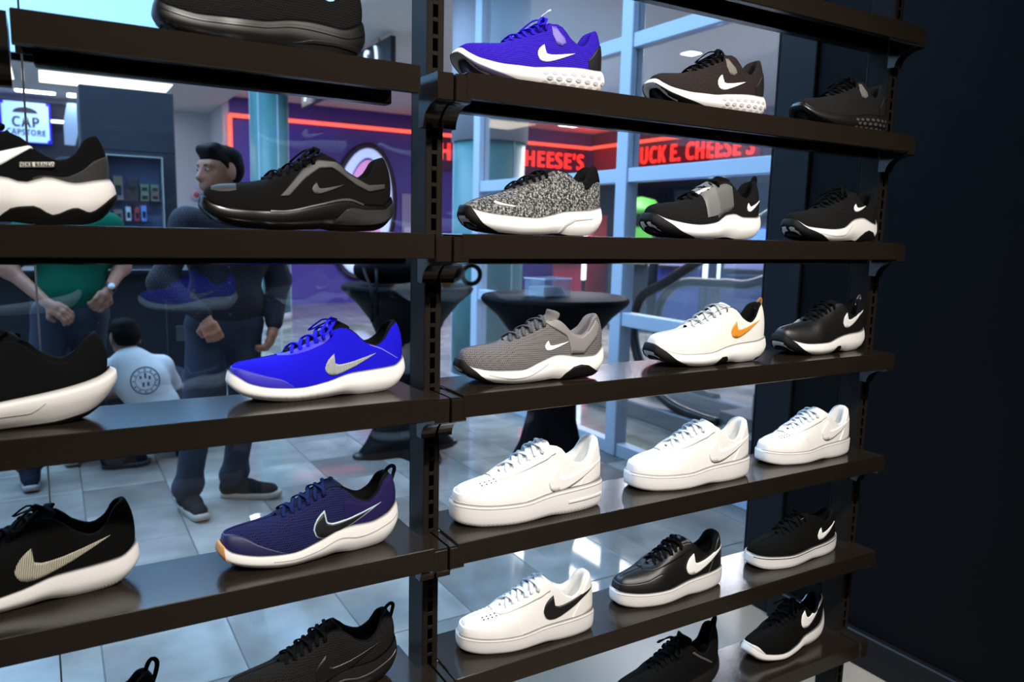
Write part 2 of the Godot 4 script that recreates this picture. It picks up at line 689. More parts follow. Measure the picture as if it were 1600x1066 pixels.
# ---------------------------------------------------------------- shoes
# A shoe lies along x, toe at -x, with the side that faces the viewer at +z.
class Shoe:
	var L := 0.285
	var host
	var node: Node3D
	var half: Array
	var blunt := 0.56
	var sole_top: Array
	var sole_bot: Array
	var bulge: Array
	var top: Array
	var open: Array
	var toe_in := 0.04
	var heel_in := 0.955
	var inset := 0.94
	var heel_out := 0.004
	var round_keys: Array
	var throat := 0.31
	var collar := 0.62
	const NT := 88

	func C(keys: Array, u: float) -> float:
		return host.curve(keys, u)

	func u_of(t: float) -> float:
		return (1.0 - cos(t)) / 2.0

	func t_of(u: float, side: float) -> float:
		var t := acos(clampf(1.0 - 2.0 * u, -1.0, 1.0))
		return t if side > 0 else TAU - t

	func sole(t: float, v: float) -> Vector3:
		var u := u_of(t)
		var sn := absf(sin(t))
		var off := C(bulge, v)
		var z := (C(half, u) + off) * pow(sn, blunt) * signf(sin(t))
		var x := L * (u - 0.5) - off * cos(t) * 1.2
		var yb: float = C(sole_bot, u)
		var yt: float = C(sole_top, u)
		return Vector3(x, lerpf(yb, yt, v), z)

	func upper(t: float, v: float) -> Vector3:
		var u := u_of(t)
		var sn := absf(sin(t))
		var sd := signf(sin(t))
		var zb: float = C(half, u) * inset * pow(sn, blunt) * sd
		var xb := L * (0.016 + 0.968 * u - 0.5)
		var yb: float = C(sole_top, u) - 0.005
		var ur := toe_in + (heel_in - toe_in) * u
		var zt: float = C(open, ur) * pow(sn, 0.55) * sd
		var xt := L * (ur - 0.5)
		var yt: float = C(top, ur)
		var k: float = C(round_keys, u)
		var phi := v * PI / 2.0
		var c := lerpf(1.0 - v, pow(cos(phi), 0.86), k)
		var s := lerpf(v, pow(sin(phi), 0.94), k)
		var x := xt + (xb - xt) * c
		x += heel_out * sin(PI * pow(v, 0.8)) * smoothstep(0.82, 1.0, u)
		return Vector3(x, yb + (yt - yb) * s, zt + (zb - zt) * c)

	func at(kind: String, t: float, v: float, off: float) -> Vector3:
		var p := sole(t, v) if kind == "sole" else upper(t, v)
		if off == 0.0:
			return p
		var e := 0.004
		var pt := (sole(t + e, v) if kind == "sole" else upper(t + e, v)) - p
		var v2 := v + e if v < 0.99 else v - e
		var pv := (sole(t, v2) if kind == "sole" else upper(t, v2)) - p
		if v2 < v:
			pv = -pv
		var n := pv.cross(pt)
		if n.length() < 1e-12:
			return p
		n = n.normalized()
		var outward := Vector3(0.0, 0.35 * absf(p.z), p.z) if absf(p.z) > 0.004 else Vector3(p.x, 0.05, 0)
		if n.dot(outward) < 0:
			n = -n
		return p + n * off

	# the point of the side at x (metres from the toe) and height y, as (t, v)
	func solve(kind: String, x: float, y: float, side: float) -> Vector2:
		var u := clampf(x / L, 0.0, 1.0)
		var v := 0.5
		for it in 4:
			var t := t_of(u, side)
			var lo := 0.0
			var hi := 1.0
			for k in 11:
				v = (lo + hi) / 2.0
				if (sole(t, v) if kind == "sole" else upper(t, v)).y < y:
					lo = v
				else:
					hi = v
			var got := (sole(t, v) if kind == "sole" else upper(t, v)).x + L / 2.0
			u = clampf(u + (x - got) / L, 0.004, 0.996)
		return Vector2(t_of(u, side), v)

	func add(mesh: Mesh, called: String, m: Material, parent: Node3D = null) -> MeshInstance3D:
		return host.put(mesh, called, m, parent if parent else node)

	func build_sole(m: Material, under: Material) -> MeshInstance3D:
		var st: SurfaceTool = host.begin()
		var rows := []
		for j in 11:
			var ring := PackedVector3Array()
			for i in NT:
				ring.append(sole(TAU * i / NT, j / 10.0))
			rows.append(ring)
		host.grid(st, rows, true)
		# the top of the sole, closed along the middle line
		var last: PackedVector3Array = rows[-1]
		for i in NT / 2:
			var a := last[i]
			var b := last[i + 1]
			var c := last[(NT - i - 1) % NT]
			var d := last[(NT - i) % NT]
			host.quad(st, a, b, c, d)
		var mid: MeshInstance3D = add(host.done(st), "midsole", m)
		st = host.begin()
		var first: PackedVector3Array = rows[0]
		var low := PackedVector3Array()
		for p in first:
			low.append(Vector3(p.x * 0.975, p.y - 0.0012, p.z * 0.93))
		host.grid(st, [low, first], true)
		for i in NT / 2:
			host.quad(st, low[(NT - i) % NT], low[(NT - i - 1) % NT], low[i + 1], low[i])
		add(host.done(st), "outsole", under)
		return mid

	func build_upper(m: Material) -> MeshInstance3D:
		var st: SurfaceTool = host.begin()
		var rows := []
		for j in 25:
			var ring := PackedVector3Array()
			for i in NT:
				ring.append(upper(TAU * i / NT, j / 24.0))
			rows.append(ring)
		host.grid(st, rows, true)
		return add(host.done(st), "upper", m)

	func build_lining(m: Material, pad := 0.0065) -> void:
		var st: SurfaceTool = host.begin()
		var rows := []
		for j in 8:
			var ring := PackedVector3Array()
			for i in NT:
				var t := TAU * i / NT
				var p := upper(t, 1.0)
				var u := u_of(t)
				var ur := toe_in + (heel_in - toe_in) * u
				var fade := smoothstep(collar - 0.06, collar + 0.06, ur)
				var wide: float = maxf(C(open, ur), 0.0001)
				var inn: float = [0.0, 0.0022, pad, pad * 1.35, pad * 1.3, pad * 1.1, pad * 1.1, 0.04][j] * (0.35 + 0.65 * fade)
				var dy: float = [-0.0004, 0.0024, 0.0012, -0.008, -0.018, -0.03, -0.048, -0.048][j] * (0.3 + 0.7 * fade)
				var s := maxf(0.0, 1.0 - inn / wide)
				var q := Vector3(p.x, p.y + dy, p.z * s)
				q.x -= smoothstep(0.86, 1.0, u) * inn * 0.95 * absf(cos(t))
				q.y = maxf(q.y, 0.026)
				ring.append(q)
			rows.append(ring)
		host.grid(st, rows, true)
		add(host.done(st), "lining", m)

	# a raised panel between two heights of the surface, over u0..u1; keys are (u, v low, v high); round the toe or heel when round_end is set
	func band(kind: String, keys: Array, off: float, called: String, m: Material, sides := 0, round_end := "", parent: Node3D = null) -> MeshInstance3D:
		if sides == 0 and round_end == "":
			band(kind, keys, off, called, m, -1, "", parent)
			return band(kind, keys, off, called, m, 1, "", parent)
		var u0: float = keys[0][0]
		var u1: float = keys[-1][0]
		var runs := []
		if round_end == "toe":
			runs.append([-t_of(u1, 1.0), t_of(u1, 1.0)])
		elif round_end == "heel":
			runs.append([t_of(u0, 1.0), TAU - t_of(u0, 1.0)])
		else:
			if sides > 0:
				runs.append([t_of(u0, 1.0), t_of(u1, 1.0)])
			else:
				runs.append([t_of(u1, -1.0), t_of(u0, -1.0)])
		var lows := []
		var highs := []
		for k in keys:
			lows.append([k[0], k[1]])
			highs.append([k[0], k[2]])
		var st: SurfaceTool = host.begin()
		for r in runs:
			var n := maxi(8, int(absf(r[1] - r[0]) / 0.055))
			var rows := []
			for i in n + 1:
				var t: float = lerpf(r[0], r[1], float(i) / n)
				var u := u_of(t)
				var lo: float = C(lows, u)
				var hi: float = maxf(C(highs, u), lo + 0.001)
				rows.append(column(kind, t, lo, t, hi, off, 7))
			host.grid(st, rows)
		return add(host.done(st), called, m, parent)

	func column(kind: String, t0: float, v0: float, t1: float, v1: float, off: float, n: int) -> PackedVector3Array:
		var c := PackedVector3Array()
		c.append(at(kind, t0, v0, -0.0006))
		for j in n + 1:
			var f := float(j) / n
			c.append(at(kind, lerpf(t0, t1, f), lerpf(v0, v1, f), off))
		c.append(at(kind, t1, v1, -0.0006))
		return c

	# a panel cut to a side-view outline (metres from the toe, metres up), on one or both sides
	func patch(kind: String, poly: PackedVector2Array, off: float, called: String, m: Material, sides := 0, step := 0.0025, comb := 0, parent: Node3D = null) -> MeshInstance3D:
		if sides == 0:
			patch(kind, poly, off, called, m, -1, step, comb, parent)
			return patch(kind, poly, off, called, m, 1, step, comb, parent)
		var x0 := 1e9
		var x1 := -1e9
		for p in poly:
			x0 = minf(x0, p.x)
			x1 = maxf(x1, p.x)
		var n := maxi(4, int((x1 - x0) / step))
		var st: SurfaceTool = host.begin()
		for sd in [1.0, -1.0]:
			if (sides > 0 and sd < 0) or (sides < 0 and sd > 0):
				continue
			var rows := []
			for i in n + 1:
				var x := lerpf(x0 + 0.0001, x1 - 0.0001, float(i) / n)
				var lo := 1e9
				var hi := -1e9
				for k in poly.size():
					var a := poly[k]
					var b := poly[(k + 1) % poly.size()]
					if (a.x <= x) != (b.x <= x):
						var y := lerpf(a.y, b.y, (x - a.x) / (b.x - a.x))
						lo = minf(lo, y)
						hi = maxf(hi, y)
				if lo > hi:
					continue
				if hi - lo < 0.0003:
					hi = lo + 0.0003
				var a := solve(kind, x, lo, sd)
				var b := solve(kind, x, hi, sd)
				rows.append(column(kind, a.x, a.y, b.x, b.y, off, maxi(2, mini(7, int((hi - lo) / 0.004)))) if comb < 0 else column(kind, a.x, a.y, b.x, b.y, off, 5))
			if comb > 0:
				for i in range(0, rows.size() - comb, comb * 2):
					host.grid(st, rows.slice(i, i + comb + 1), false, sd < 0)
			else:
				host.grid(st, rows, false, sd < 0)
		var o := add(host.done(st), called, m, parent)
		if comb > 0:
			o.set_meta("kind", "stuff")
		return o

	# small round marks at (u, v) on both sides
	func marks(list: Array, r: float, off: float, called: String, m: Material, kind := "upper", stretch := 1.0) -> void:
		var st: SurfaceTool = host.begin()
		for q in list:
			for sd in [1.0, -1.0]:
				var t := t_of(q[0], sd)
				var c := at(kind, t, q[1], off)
				var e := 0.01
				var pt := (at(kind, t + e, q[1], off) - c).normalized()
				var pv := (at(kind, t, q[1] + e, off) - c)
				pv = (pv - pt * pv.dot(pt)).normalized()
				var ring := PackedVector3Array()
				for k in 9:
					var a := TAU * k / 9
					ring.append(c + pt * cos(a) * r * stretch + pv * sin(a) * r)
				host.fan(st, ring, c)
		add(host.done(st), called, m).set_meta("kind", "stuff")

	func build_tongue(m: Material, tip_u: float, tip_y: float, half_tip := 0.024) -> MeshInstance3D:
		var st: SurfaceTool = host.begin()
		var rows := []
		var keys := []
		var u := throat - 0.01
		while u < collar - 0.02:
			keys.append([u, C(top, u) + 0.001, C(open, u) + 0.005])
			u += 0.03
		var yc: float = C(top, collar - 0.02)
		for k in 5:
			var f: float = [0.25, 0.5, 0.78, 0.94, 1.0][k]
			keys.append([lerpf(collar - 0.02, tip_u, f), lerpf(yc + 0.001, tip_y, f), lerpf(float(C(open, collar - 0.02)), half_tip, f) * [1.0, 1.0, 0.97, 0.8, 0.55][k]])
		for i in keys.size():
			var k: Array = keys[i]
			var a: Array = keys[maxi(i - 1, 0)]
			var b: Array = keys[mini(i + 1, keys.size() - 1)]
			var dir := Vector2((b[0] - a[0]) * L, b[1] - a[1]).normalized()
			var nrm := Vector2(-dir.y, dir.x)
			var thick := 0.0035 if i < keys.size() - 1 else 0.0018
			var ring := PackedVector3Array()
			for j in 14:
				var ang := TAU * j / 14
				var z: float = cos(ang) * k[2]
				var sag: float = -0.011 * pow(absf(cos(ang)), 2.0) * (k[2] / 0.02)
				var o: Vector2 = nrm * (sin(ang) * thick + sag)
				ring.append(Vector3((k[0] - 0.5) * L + o.x, k[1] + o.y, z))
			rows.append(ring)
		host.grid(st, rows, true, true)
		var e: PackedVector3Array = rows[-1]
		var mid := Vector3.ZERO
		for p in e:
			mid += p / e.size()
		host.fan(st, e, mid)
		return add(host.done(st), "tongue", m)

	func build_laces(m: Material, n := 6, r := 0.0030, bow := true) -> void:
		var st: SurfaceTool = host.begin()
		for i in n:
			for cross in 2:
				var f0 := float(i) / n
				var f1 := float(i + 1) / n
				var ua := lerpf(throat + 0.02, collar - 0.035, f0 if cross == 0 else f1)
				var ub := lerpf(throat + 0.02, collar - 0.035, f1 if cross == 0 else f0)
				if cross == 1 and i % 2 == 1:
					continue
				var lift := 0.0022 * cross
				var pa := rim(ua, 1.0, 0.009, 0.0012)
				var pb := rim(ub, -1.0, 0.009, 0.0012)
				var ma := rim(ua, 1.0, 0.0, 0.003 + lift)
				var mb := rim(ub, -1.0, 0.0, 0.003 + lift)
				var um := (ua + ub) / 2
				var pm := Vector3((um - 0.5) * L, C(top, um) + 0.0065 + lift, 0)
				host.tube(st, host.curve_pts([pa, ma, pm, mb, pb], 12), r, 8, 0.45)
		if bow:
			var uk := collar - 0.04
			var k0 := Vector3((uk - 0.5) * L, C(top, uk) + 0.009, 0.0)
			for sd in [1.0, -1.0]:
				host.tube(st, host.curve_pts([k0, k0 + Vector3(-0.012, 0.003, 0.013 * sd), k0 + Vector3(-0.03, -0.014, 0.028 * sd), k0 + Vector3(-0.022, -0.014, 0.034 * sd), k0 + Vector3(-0.004, -0.001, 0.014 * sd), k0], 16), r * 0.8, 7, 0.55)
			host.tube(st, [k0 + Vector3(-0.006, 0, -0.004), k0 + Vector3(-0.003, 0.004, 0), k0 + Vector3(0.004, 0.001, 0.004)], 0.0045, 8)
		add(host.done(st), "laces", m)

	func rim(ur: float, side: float, down: float, lift: float) -> Vector3:
		var u := (ur - toe_in) / (heel_in - toe_in)
		var t := t_of(u, side)
		var p := upper(t, 1.0)
		if down > 0.0:
			var q := upper(t, 0.8)
			p += (q - p).normalized() * down
		return p + Vector3(0, 0.8, 0.6 * side).normalized() * lift

	func pull_loop(m: Material, out: float, high: float, r := 0.0034) -> void:
		var p := upper(PI, 1.0)
		var st: SurfaceTool = host.begin()
		host.tube(st, host.curve_pts([p + Vector3(-0.007, -0.014, 0), p + Vector3(-0.003, 0.002, 0), p + Vector3(0.002, high * 0.8, 0), p + Vector3(out * 0.6, high, 0), p + Vector3(out, high * 0.55, 0), p + Vector3(out * 0.75, -0.008, 0), p + Vector3(0.003, -0.026, 0)], 22), r, 8, 0.35, Vector3(0, 0, 1))
		add(host.done(st), "pull_loop", m)

	func strap(u0: float, u1: float, v0: float, lift: float, m: Material) -> void:
		var st: SurfaceTool = host.begin()
		var rows := []
		for i in 11:
			var ur := lerpf(u0, u1, i / 10.0)
			var u := (ur - toe_in) / (heel_in - toe_in)
			var edge := 0.0 if i == 0 or i == 10 else lift
			var c := PackedVector3Array()
			for j in 10:
				c.append(at("upper", t_of(u, 1.0), lerpf(v0, 0.98, j / 9.0), 0.0006 + edge * (0.35 + 0.65 * j / 9.0)))
			c.append(Vector3((ur - 0.5) * L, C(top, ur) + 0.006 + edge, 0))
			for j in 10:
				c.append(at("upper", t_of(u, -1.0), lerpf(0.98, v0, j / 9.0), 0.0006 + edge * (0.35 + 0.65 * (9 - j) / 9.0)))
			rows.append(c)
		host.grid(st, rows)
		add(host.done(st), "strap", m)


# the side logo: a hook that sweeps up to a long point, in units of its own width
const LOGO := [[1.0, 0.435], [0.8, 0.31], [0.6, 0.19], [0.45, 0.11], [0.32, 0.045], [0.22, 0.01], [0.13, 0.0], [0.06, 0.02], [0.015, 0.07], [0.0, 0.13], [0.01, 0.19], [0.05, 0.27], [0.1, 0.33], [0.165, 0.39], [0.158, 0.32], [0.168, 0.26], [0.2, 0.215], [0.27, 0.2], [0.36, 0.215], [0.5, 0.255], [0.7, 0.325], [0.85, 0.38]]


func logo_outline(x: float, y: float, wide: float, turn := 0.0, thin := 0.0) -> PackedVector2Array:
	var p := PackedVector2Array()
	for q in LOGO:
		p.append(Vector2(q[0], q[1]).rotated(turn) * wide + Vector2(x, y))
	if thin != 0.0:
		var inner := Geometry2D.offset_polygon(p, -thin)
		if inner.size():
			return inner[0]
	return p


func poly(list: Array, k := 1.0) -> PackedVector2Array:
	var p := PackedVector2Array()
	for q in list:
		p.append(Vector2(q[0], q[1]) * k)
	return p


# the shared lasts: heights in metres for a shoe 0.285 long
func new_shoe(kind: String, long: float) -> Shoe:
	var s := Shoe.new()
	s.host = self
	s.L = long
	var k := long / 0.285
	s.half = [[0.0, 0.040], [0.12, 0.0445], [0.3, 0.050], [0.5, 0.043], [0.62, 0.0395], [0.8, 0.040], [1.0, 0.036]]
	s.round_keys = [[0.0, 1.0], [0.3, 0.95], [0.5, 0.55], [0.7, 0.35], [1.0, 0.4]]
	s.open = [[0.0, 0.0], [0.27, 0.0], [0.33, 0.011], [0.45, 0.015], [0.58, 0.02], [0.66, 0.0285], [0.8, 0.0315], [0.9, 0.028], [1.0, 0.024]]
	if kind == "runner":
		s.sole_top = [[0.0, 0.047], [0.03, 0.041], [0.09, 0.030], [0.2, 0.023], [0.34, 0.021], [0.49, 0.026], [0.65, 0.037], [0.8, 0.040], [0.92, 0.042], [1.0, 0.055]]
		s.sole_bot = [[0.0, 0.019], [0.04, 0.011], [0.1, 0.006], [0.2, 0.002], [0.33, 0.0], [0.5, 0.001], [0.6, 0.003], [0.72, 0.0], [0.88, 0.0008], [0.95, 0.006], [1.0, 0.018]]
		s.bulge = [[0.0, -0.006], [0.15, -0.0015], [0.45, 0.002], [0.8, 0.0006], [1.0, -0.0012]]
		s.top = [[0.02, 0.053], [0.07, 0.060], [0.14, 0.063], [0.27, 0.068], [0.4, 0.082], [0.54, 0.102], [0.61, 0.108], [0.66, 0.102], [0.73, 0.084], [0.8, 0.0765], [0.86, 0.086], [0.91, 0.106], [0.96, 0.113]]
	elif kind == "court":
		s.blunt = 0.56
		s.inset = 0.93
		s.half = [[0.0, 0.042], [0.12, 0.047], [0.3, 0.0515], [0.5, 0.045], [0.62, 0.0415], [0.8, 0.042], [1.0, 0.039]]
		s.sole_top = [[0.0, 0.035], [0.2, 0.031], [0.4, 0.031], [0.55, 0.036], [0.75, 0.040], [1.0, 0.042]]
		s.sole_bot = [[0.0, 0.006], [0.05, 0.003], [0.15, 0.0], [0.4, 0.0], [0.58, 0.0018], [0.72, 0.0], [0.95, 0.0], [1.0, 0.003]]
		s.bulge = [[0.0, -0.003], [0.12, 0.0], [0.5, 0.0012], [0.8, 0.0012], [0.9, 0.0008], [1.0, -0.0012]]
		s.top = [[0.03, 0.053], [0.08, 0.061], [0.16, 0.065], [0.27, 0.071], [0.4, 0.088], [0.54, 0.108], [0.61, 0.113], [0.66, 0.107], [0.73, 0.087], [0.8, 0.078], [0.86, 0.087], [0.91, 0.108], [0.96, 0.116]]
		s.toe_in = 0.06
		s.heel_out = 0.002
		s.open = [[0.0, 0.0], [0.27, 0.0], [0.33, 0.011], [0.45, 0.015], [0.58, 0.021], [0.66, 0.031], [0.8, 0.0355], [0.9, 0.032], [1.0, 0.027]]
	elif kind == "canvas":
		s.blunt = 0.55
		s.sole_top = [[0.0, 0.034], [0.15, 0.030], [0.4, 0.028], [0.7, 0.031], [1.0, 0.037]]
		s.sole_bot = [[0.0, 0.008], [0.06, 0.003], [0.16, 0.0], [0.45, 0.0], [0.6, 0.0015], [0.75, 0.0], [0.94, 0.0], [1.0, 0.004]]
		s.bulge = [[0.0, -0.002], [0.2, 0.0], [0.85, 0.0004], [1.0, -0.0008]]
		s.top = [[0.03, 0.046], [0.08, 0.053], [0.16, 0.057], [0.27, 0.063], [0.4, 0.078], [0.54, 0.097], [0.61, 0.102], [0.66, 0.097], [0.74, 0.084], [0.81, 0.079], [0.87, 0.085], [0.92, 0.095], [0.96, 0.098]]
		s.heel_out = 0.001
	for name in ["half", "sole_top", "sole_bot", "bulge", "top", "open"]:
		for q in s.get(name):
			q[1] *= k
	return s


func shoe_node(s: Shoe, called: String, label: String, x: float, row: int, z: float, turn := 0.0) -> void:
	s.node = thing(called, label, "shoe", Vector3(x, ROWS[row] + 0.0013, z), deg_to_rad(turn), "shoes on the display shelves")


func black_foam() -> StandardMaterial3D:
	return foam(Color(0.06, 0.06, 0.063))


func finish(s: Shoe, sole: Material, under: Material, upper: Material, lining: Material, tongue: Material, lace: Material, opts := {}) -> void:
	s.build_sole(sole, under)
	s.build_upper(upper)
	s.build_lining(lining, opts.get("pad", 0.0065))
	s.build_tongue(tongue, opts.get("tip_u", 0.615), (opts.get("tip_y", 0.118) - 0.004) * s.L / 0.285, opts.get("tip_w", 0.023))
	s.build_laces(lace, opts.get("rows", 6), opts.get("lace", 0.003), opts.get("bow", true))


func side_logo(s: Shoe, m: Material, x: float, y: float, wide: float, turn := 0.0, off := 0.0011) -> MeshInstance3D:
	return s.patch("upper", logo_outline(x * s.L, y, wide * s.L, turn), off, "side_logo", m)


func build_shoes() -> void:
	var white_foam := foam(Color(0.88, 0.872, 0.862))
	var black_rubber := mat(Color(0.05, 0.05, 0.053), 0.6, 0.0, 0.28)
	var white_rubber := mat(Color(0.88, 0.875, 0.87), 0.5)
	var black_cloth := cloth(Color(0.055, 0.055, 0.06))
	var black_mesh := mesh_cloth(Color(0.1, 0.1, 0.104))
	var black_lace := cloth(Color(0.05, 0.05, 0.055), 90.0)
	var white_logo := mat(Color(0.92, 0.92, 0.91), 0.4)
	var white_leather := leather(Color(0.88, 0.875, 0.865))
	var white_cloth := cloth(Color(0.85, 0.85, 0.84))
	var white_lace := cloth(Color(0.84, 0.86, 0.89), 90.0)
	var seam := mat(Color(0.68, 0.67, 0.66), 0.7)
	var s: Shoe

	# ---- left bay
	s = new_shoe("runner", 0.285)
	shoe_node(s, "running_shoe", "all-black running shoe cut off by the upper edge of the photo", -0.262, 1, 0.0)
	s.sole_top = [[0.0, 0.05], [0.05, 0.041], [0.2, 0.032], [0.45, 0.035], [0.6, 0.044], [0.7, 0.046], [0.85, 0.044], [1.0, 0.062]]
	finish(s, mat(Color(0.06, 0.06, 0.062), 0.4), black_rubber, black_mesh, black_cloth, black_cloth, black_lace)
	s.band("sole", [[0.02, 0.72, 0.8], [0.3, 0.66, 0.76], [0.6, 0.7, 0.8], [0.98, 0.62, 0.7]], 0.0011, "sole_ridge", mat(Color(0.085, 0.085, 0.085), 0.35))
	s.patch("sole", poly([[0.17, 0.012], [0.2, 0.02], [0.24, 0.022], [0.275, 0.02], [0.275, 0.013], [0.23, 0.016], [0.2, 0.015]]), 0.001, "heel_ridge", mat(Color(0.11, 0.11, 0.11), 0.3))
	s.marks([[0.02, 0.25], [0.035, 0.15], [0.05, 0.3], [0.065, 0.12], [0.08, 0.25], [0.1, 0.1]], 0.003, 0.0008, "tread_stud", mat(Color(0.12, 0.13, 0.14), 0.3), "sole")

	s = new_shoe("runner", 0.285)
	shoe_node(s, "running_shoe", "black running shoe with thick wavy white sole, cut off at the edge", -0.606, 2, -0.012)
	s.sole_top = [[0.0, 0.05], [0.1, 0.034], [0.3, 0.034], [0.45, 0.046], [0.58, 0.056], [0.66, 0.05], [0.75, 0.0575], [0.85, 0.052], [0.94, 0.057], [1.0, 0.06]]
	s.bulge = [[0.0, -0.004], [0.2, 0.001], [0.5, 0.005], [0.8, 0.003], [1.0, -0.001]]
	finish(s, surfaced(Color(0.9, 0.885, 0.87), 0.6, "wave_normal", 9.0, 0.8), black_rubber, black_cloth, black_cloth, black_cloth, black_lace, {"tip_y": 0.116})
	s.band("sole", [[0.55, 0.0, 0.02], [0.62, -0.02, 0.34], [0.68, -0.02, 0.42], [0.76, -0.02, 0.2], [0.84, -0.02, 0.4], [0.9, -0.02, 0.28], [0.97, -0.02, 0.5], [1.0, -0.02, 0.55]], 0.0014, "rubber_tread", black_rubber, 0, "heel")
	s.patch("upper", poly([[0.11, 0.048], [0.135, 0.05], [0.17, 0.072], [0.2, 0.0935], [0.2, 0.096], [0.165, 0.085], [0.135, 0.07]]), 0.001, "side_logo", white_logo)
	s.band("upper", [[0.7, 0.02, 0.12], [0.78, 0.02, 0.2], [0.88, 0.02, 0.4], [1.0, 0.02, 0.5]], 0.0012, "heel_counter", surfaced(Color(0.16, 0.16, 0.16), 0.55, "hatch_normal", 34.0, 1.2), 0, "heel")
	var tag_patch := s.patch("upper", poly([[0.185, 0.0675], [0.221, 0.0695], [0.221, 0.0755], [0.185, 0.0735]]), 0.003, "text_label", mat(Color(0.8, 0.79, 0.75), 0.5), 1)
	var words := lettering("NIKE RENEW", 0.0042, 0.0004)
	var at_label := s.solve("upper", 0.203, 0.0715, 1.0)
	var here := s.at("upper", at_label.x, at_label.y, 0.0046)
	put(words, "lettering", mat(Color(0.1, 0.1, 0.1), 0.6), tag_patch, here, Vector3(-0.16, -0.02, 0.05))

	s = new_shoe("runner", 0.28)
	shoe_node(s, "running_shoe", "all-black running shoe with glossy sole and grey side straps", -0.2145, 2, 0.0)
	s.sole_top = [[0.0, 0.046], [0.04, 0.034], [0.15, 0.027], [0.35, 0.026], [0.55, 0.037], [0.72, 0.047], [0.82, 0.04], [0.92, 0.04], [1.0, 0.054]]
	finish(s, mat(Color(0.055, 0.054, 0.052), 0.22), black_rubber, cloth(Color(0.06, 0.06, 0.062)), black_cloth, black_cloth, black_lace, {"tip_y": 0.118})
	var grey_synth := mat(Color(0.17, 0.17, 0.17), 0.55)
	s.patch("upper", poly([[0.1, 0.046], [0.112, 0.046], [0.138, 0.072], [0.16, 0.088], [0.178, 0.09], [0.215, 0.066], [0.235, 0.058], [0.262, 0.064], [0.262, 0.071], [0.235, 0.068], [0.215, 0.077], [0.185, 0.099], [0.16, 0.101], [0.14, 0.09]]), 0.0012, "support_strap", grey_synth)
	side_logo(s, mat(Color(0.2, 0.2, 0.2), 0.45), 0.52, 0.052, 0.165, -0.12)
	s.band("upper", [[0.02, 0.5, 0.75], [0.06, 0.45, 0.85], [0.14, 0.5, 0.8]], 0.001, "toe_overlay", mat(Color(0.13, 0.13, 0.13), 0.6), 1)
	s.band("sole", [[0.62, 0.15, 0.2], [0.72, 0.12, 0.7], [0.86, 0.2, 0.78], [0.98, 0.3, 0.8]], 0.0012, "heel_texture", surfaced(Color(0.1, 0.1, 0.1), 0.3, "hatch_normal", 30.0, 1.4))
	s.band("sole", [[0.3, 0.9, 0.98], [0.6, 0.93, 1.0], [0.8, 0.9, 0.98]], 0.0014, "sole_ridge", mat(Color(0.2, 0.2, 0.19), 0.25))

	s = new_shoe("runner", 0.285)
	shoe_node(s, "running_shoe", "plain black running shoe with flared white sole, cut off at the edge", -0.618, 3, -0.012)
	s.sole_top = [[0.0, 0.046], [0.1, 0.03], [0.3, 0.028], [0.5, 0.034], [0.7, 0.042], [0.85, 0.05], [0.95, 0.058], [1.0, 0.066]]
	s.sole_bot = [[0.0, 0.03], [0.05, 0.016], [0.2, 0.002], [0.4, 0.0], [0.75, 0.0], [0.88, 0.004], [0.95, 0.013], [1.0, 0.026]]
	s.bulge = [[0.0, -0.006], [0.3, 0.002], [0.7, 0.007], [0.9, 0.006], [1.0, 0.0]]
	finish(s, white_foam, black_rubber, black_cloth, black_cloth, black_cloth, black_lace, {"tip_y": 0.122})
	s.band("sole", [[0.5, 0.0, 0.03], [0.75, 0.0, 0.08], [0.9, 0.0, 0.14], [1.0, 0.0, 0.12]], 0.0012, "rubber_tread", black_rubber, 0, "heel")
	s.band("sole", [[0.5, 0.5, 0.53], [0.66, 0.46, 0.49], [0.72, 0.7, 0.73]], 0.0004, "sole_groove", seam)

	s = new_shoe("runner", 0.278)
	shoe_node(s, "running_shoe", "royal blue running shoe with a striped silver side logo and white sole", -0.181, 3, -0.029, 0.5)
	var royal := cloth(Color(0.1, 0.085, 0.76), 46.0)
	finish(s, white_foam, white_rubber, royal, black_cloth, black_cloth, cloth(Color(0.13, 0.11, 0.84), 90.0), {"tip_y": 0.12})
	s.band("upper", [[0.0, 0.0, 0.48], [0.06, 0.0, 0.42], [0.16, 0.0, 0.3], [0.24, 0.0, 0.22], [0.31, 0.0, 0.05]], 0.0009, "toe_overlay", mat(Color(0.14, 0.1, 0.66), 0.55), 0, "toe")
	s.band("upper", [[0.24, 0.9, 1.0], [0.32, 0.76, 1.0], [0.42, 0.72, 1.0], [0.5, 0.72, 0.99], [0.55, 0.86, 0.99]], 0.0009, "eyestay", mat(Color(0.17, 0.13, 0.82), 0.6))
	var plate := s.patch("upper", logo_outline(0.487 * s.L, 0.035, 0.3 * s.L, -0.09), 0.0006, "side_logo", mat(Color(0.16, 0.18, 0.28), 0.5))
	s.patch("upper", logo_outline(0.487 * s.L, 0.035, 0.3 * s.L, -0.09), 0.0015, "stripe_set", mat(Color(0.78, 0.8, 0.78), 0.35), 0, 0.0009, 1, plate)
	s.patch("upper", poly([[0.203, 0.088], [0.212, 0.076], [0.232, 0.068], [0.262, 0.05], [0.2625, 0.0512], [0.233, 0.0695], [0.213, 0.0775], [0.2045, 0.089]]), 0.0006, "stitching", mat(Color(0.42, 0.4, 0.9), 0.6))
	for k in 9:
		s.band("sole", [[0.1 + k * 0.042, 0.02, 0.42], [0.102 + k * 0.042, 0.02, 0.42]], 0.0003, "flex_groove", seam, 1)
	for k in 8:
		s.band("sole", [[0.8 + k * 0.016, 0.0, 0.13], [0.804 + k * 0.016, 0.0, 0.13]], 0.0003, "flex_groove", seam, 1)

	s = new_shoe("runner", 0.285)
	shoe_node(s, "running_shoe", "black running shoe with a striped cream side logo, cut off at the edge", -0.5925, 4, -0.04, 1.0)
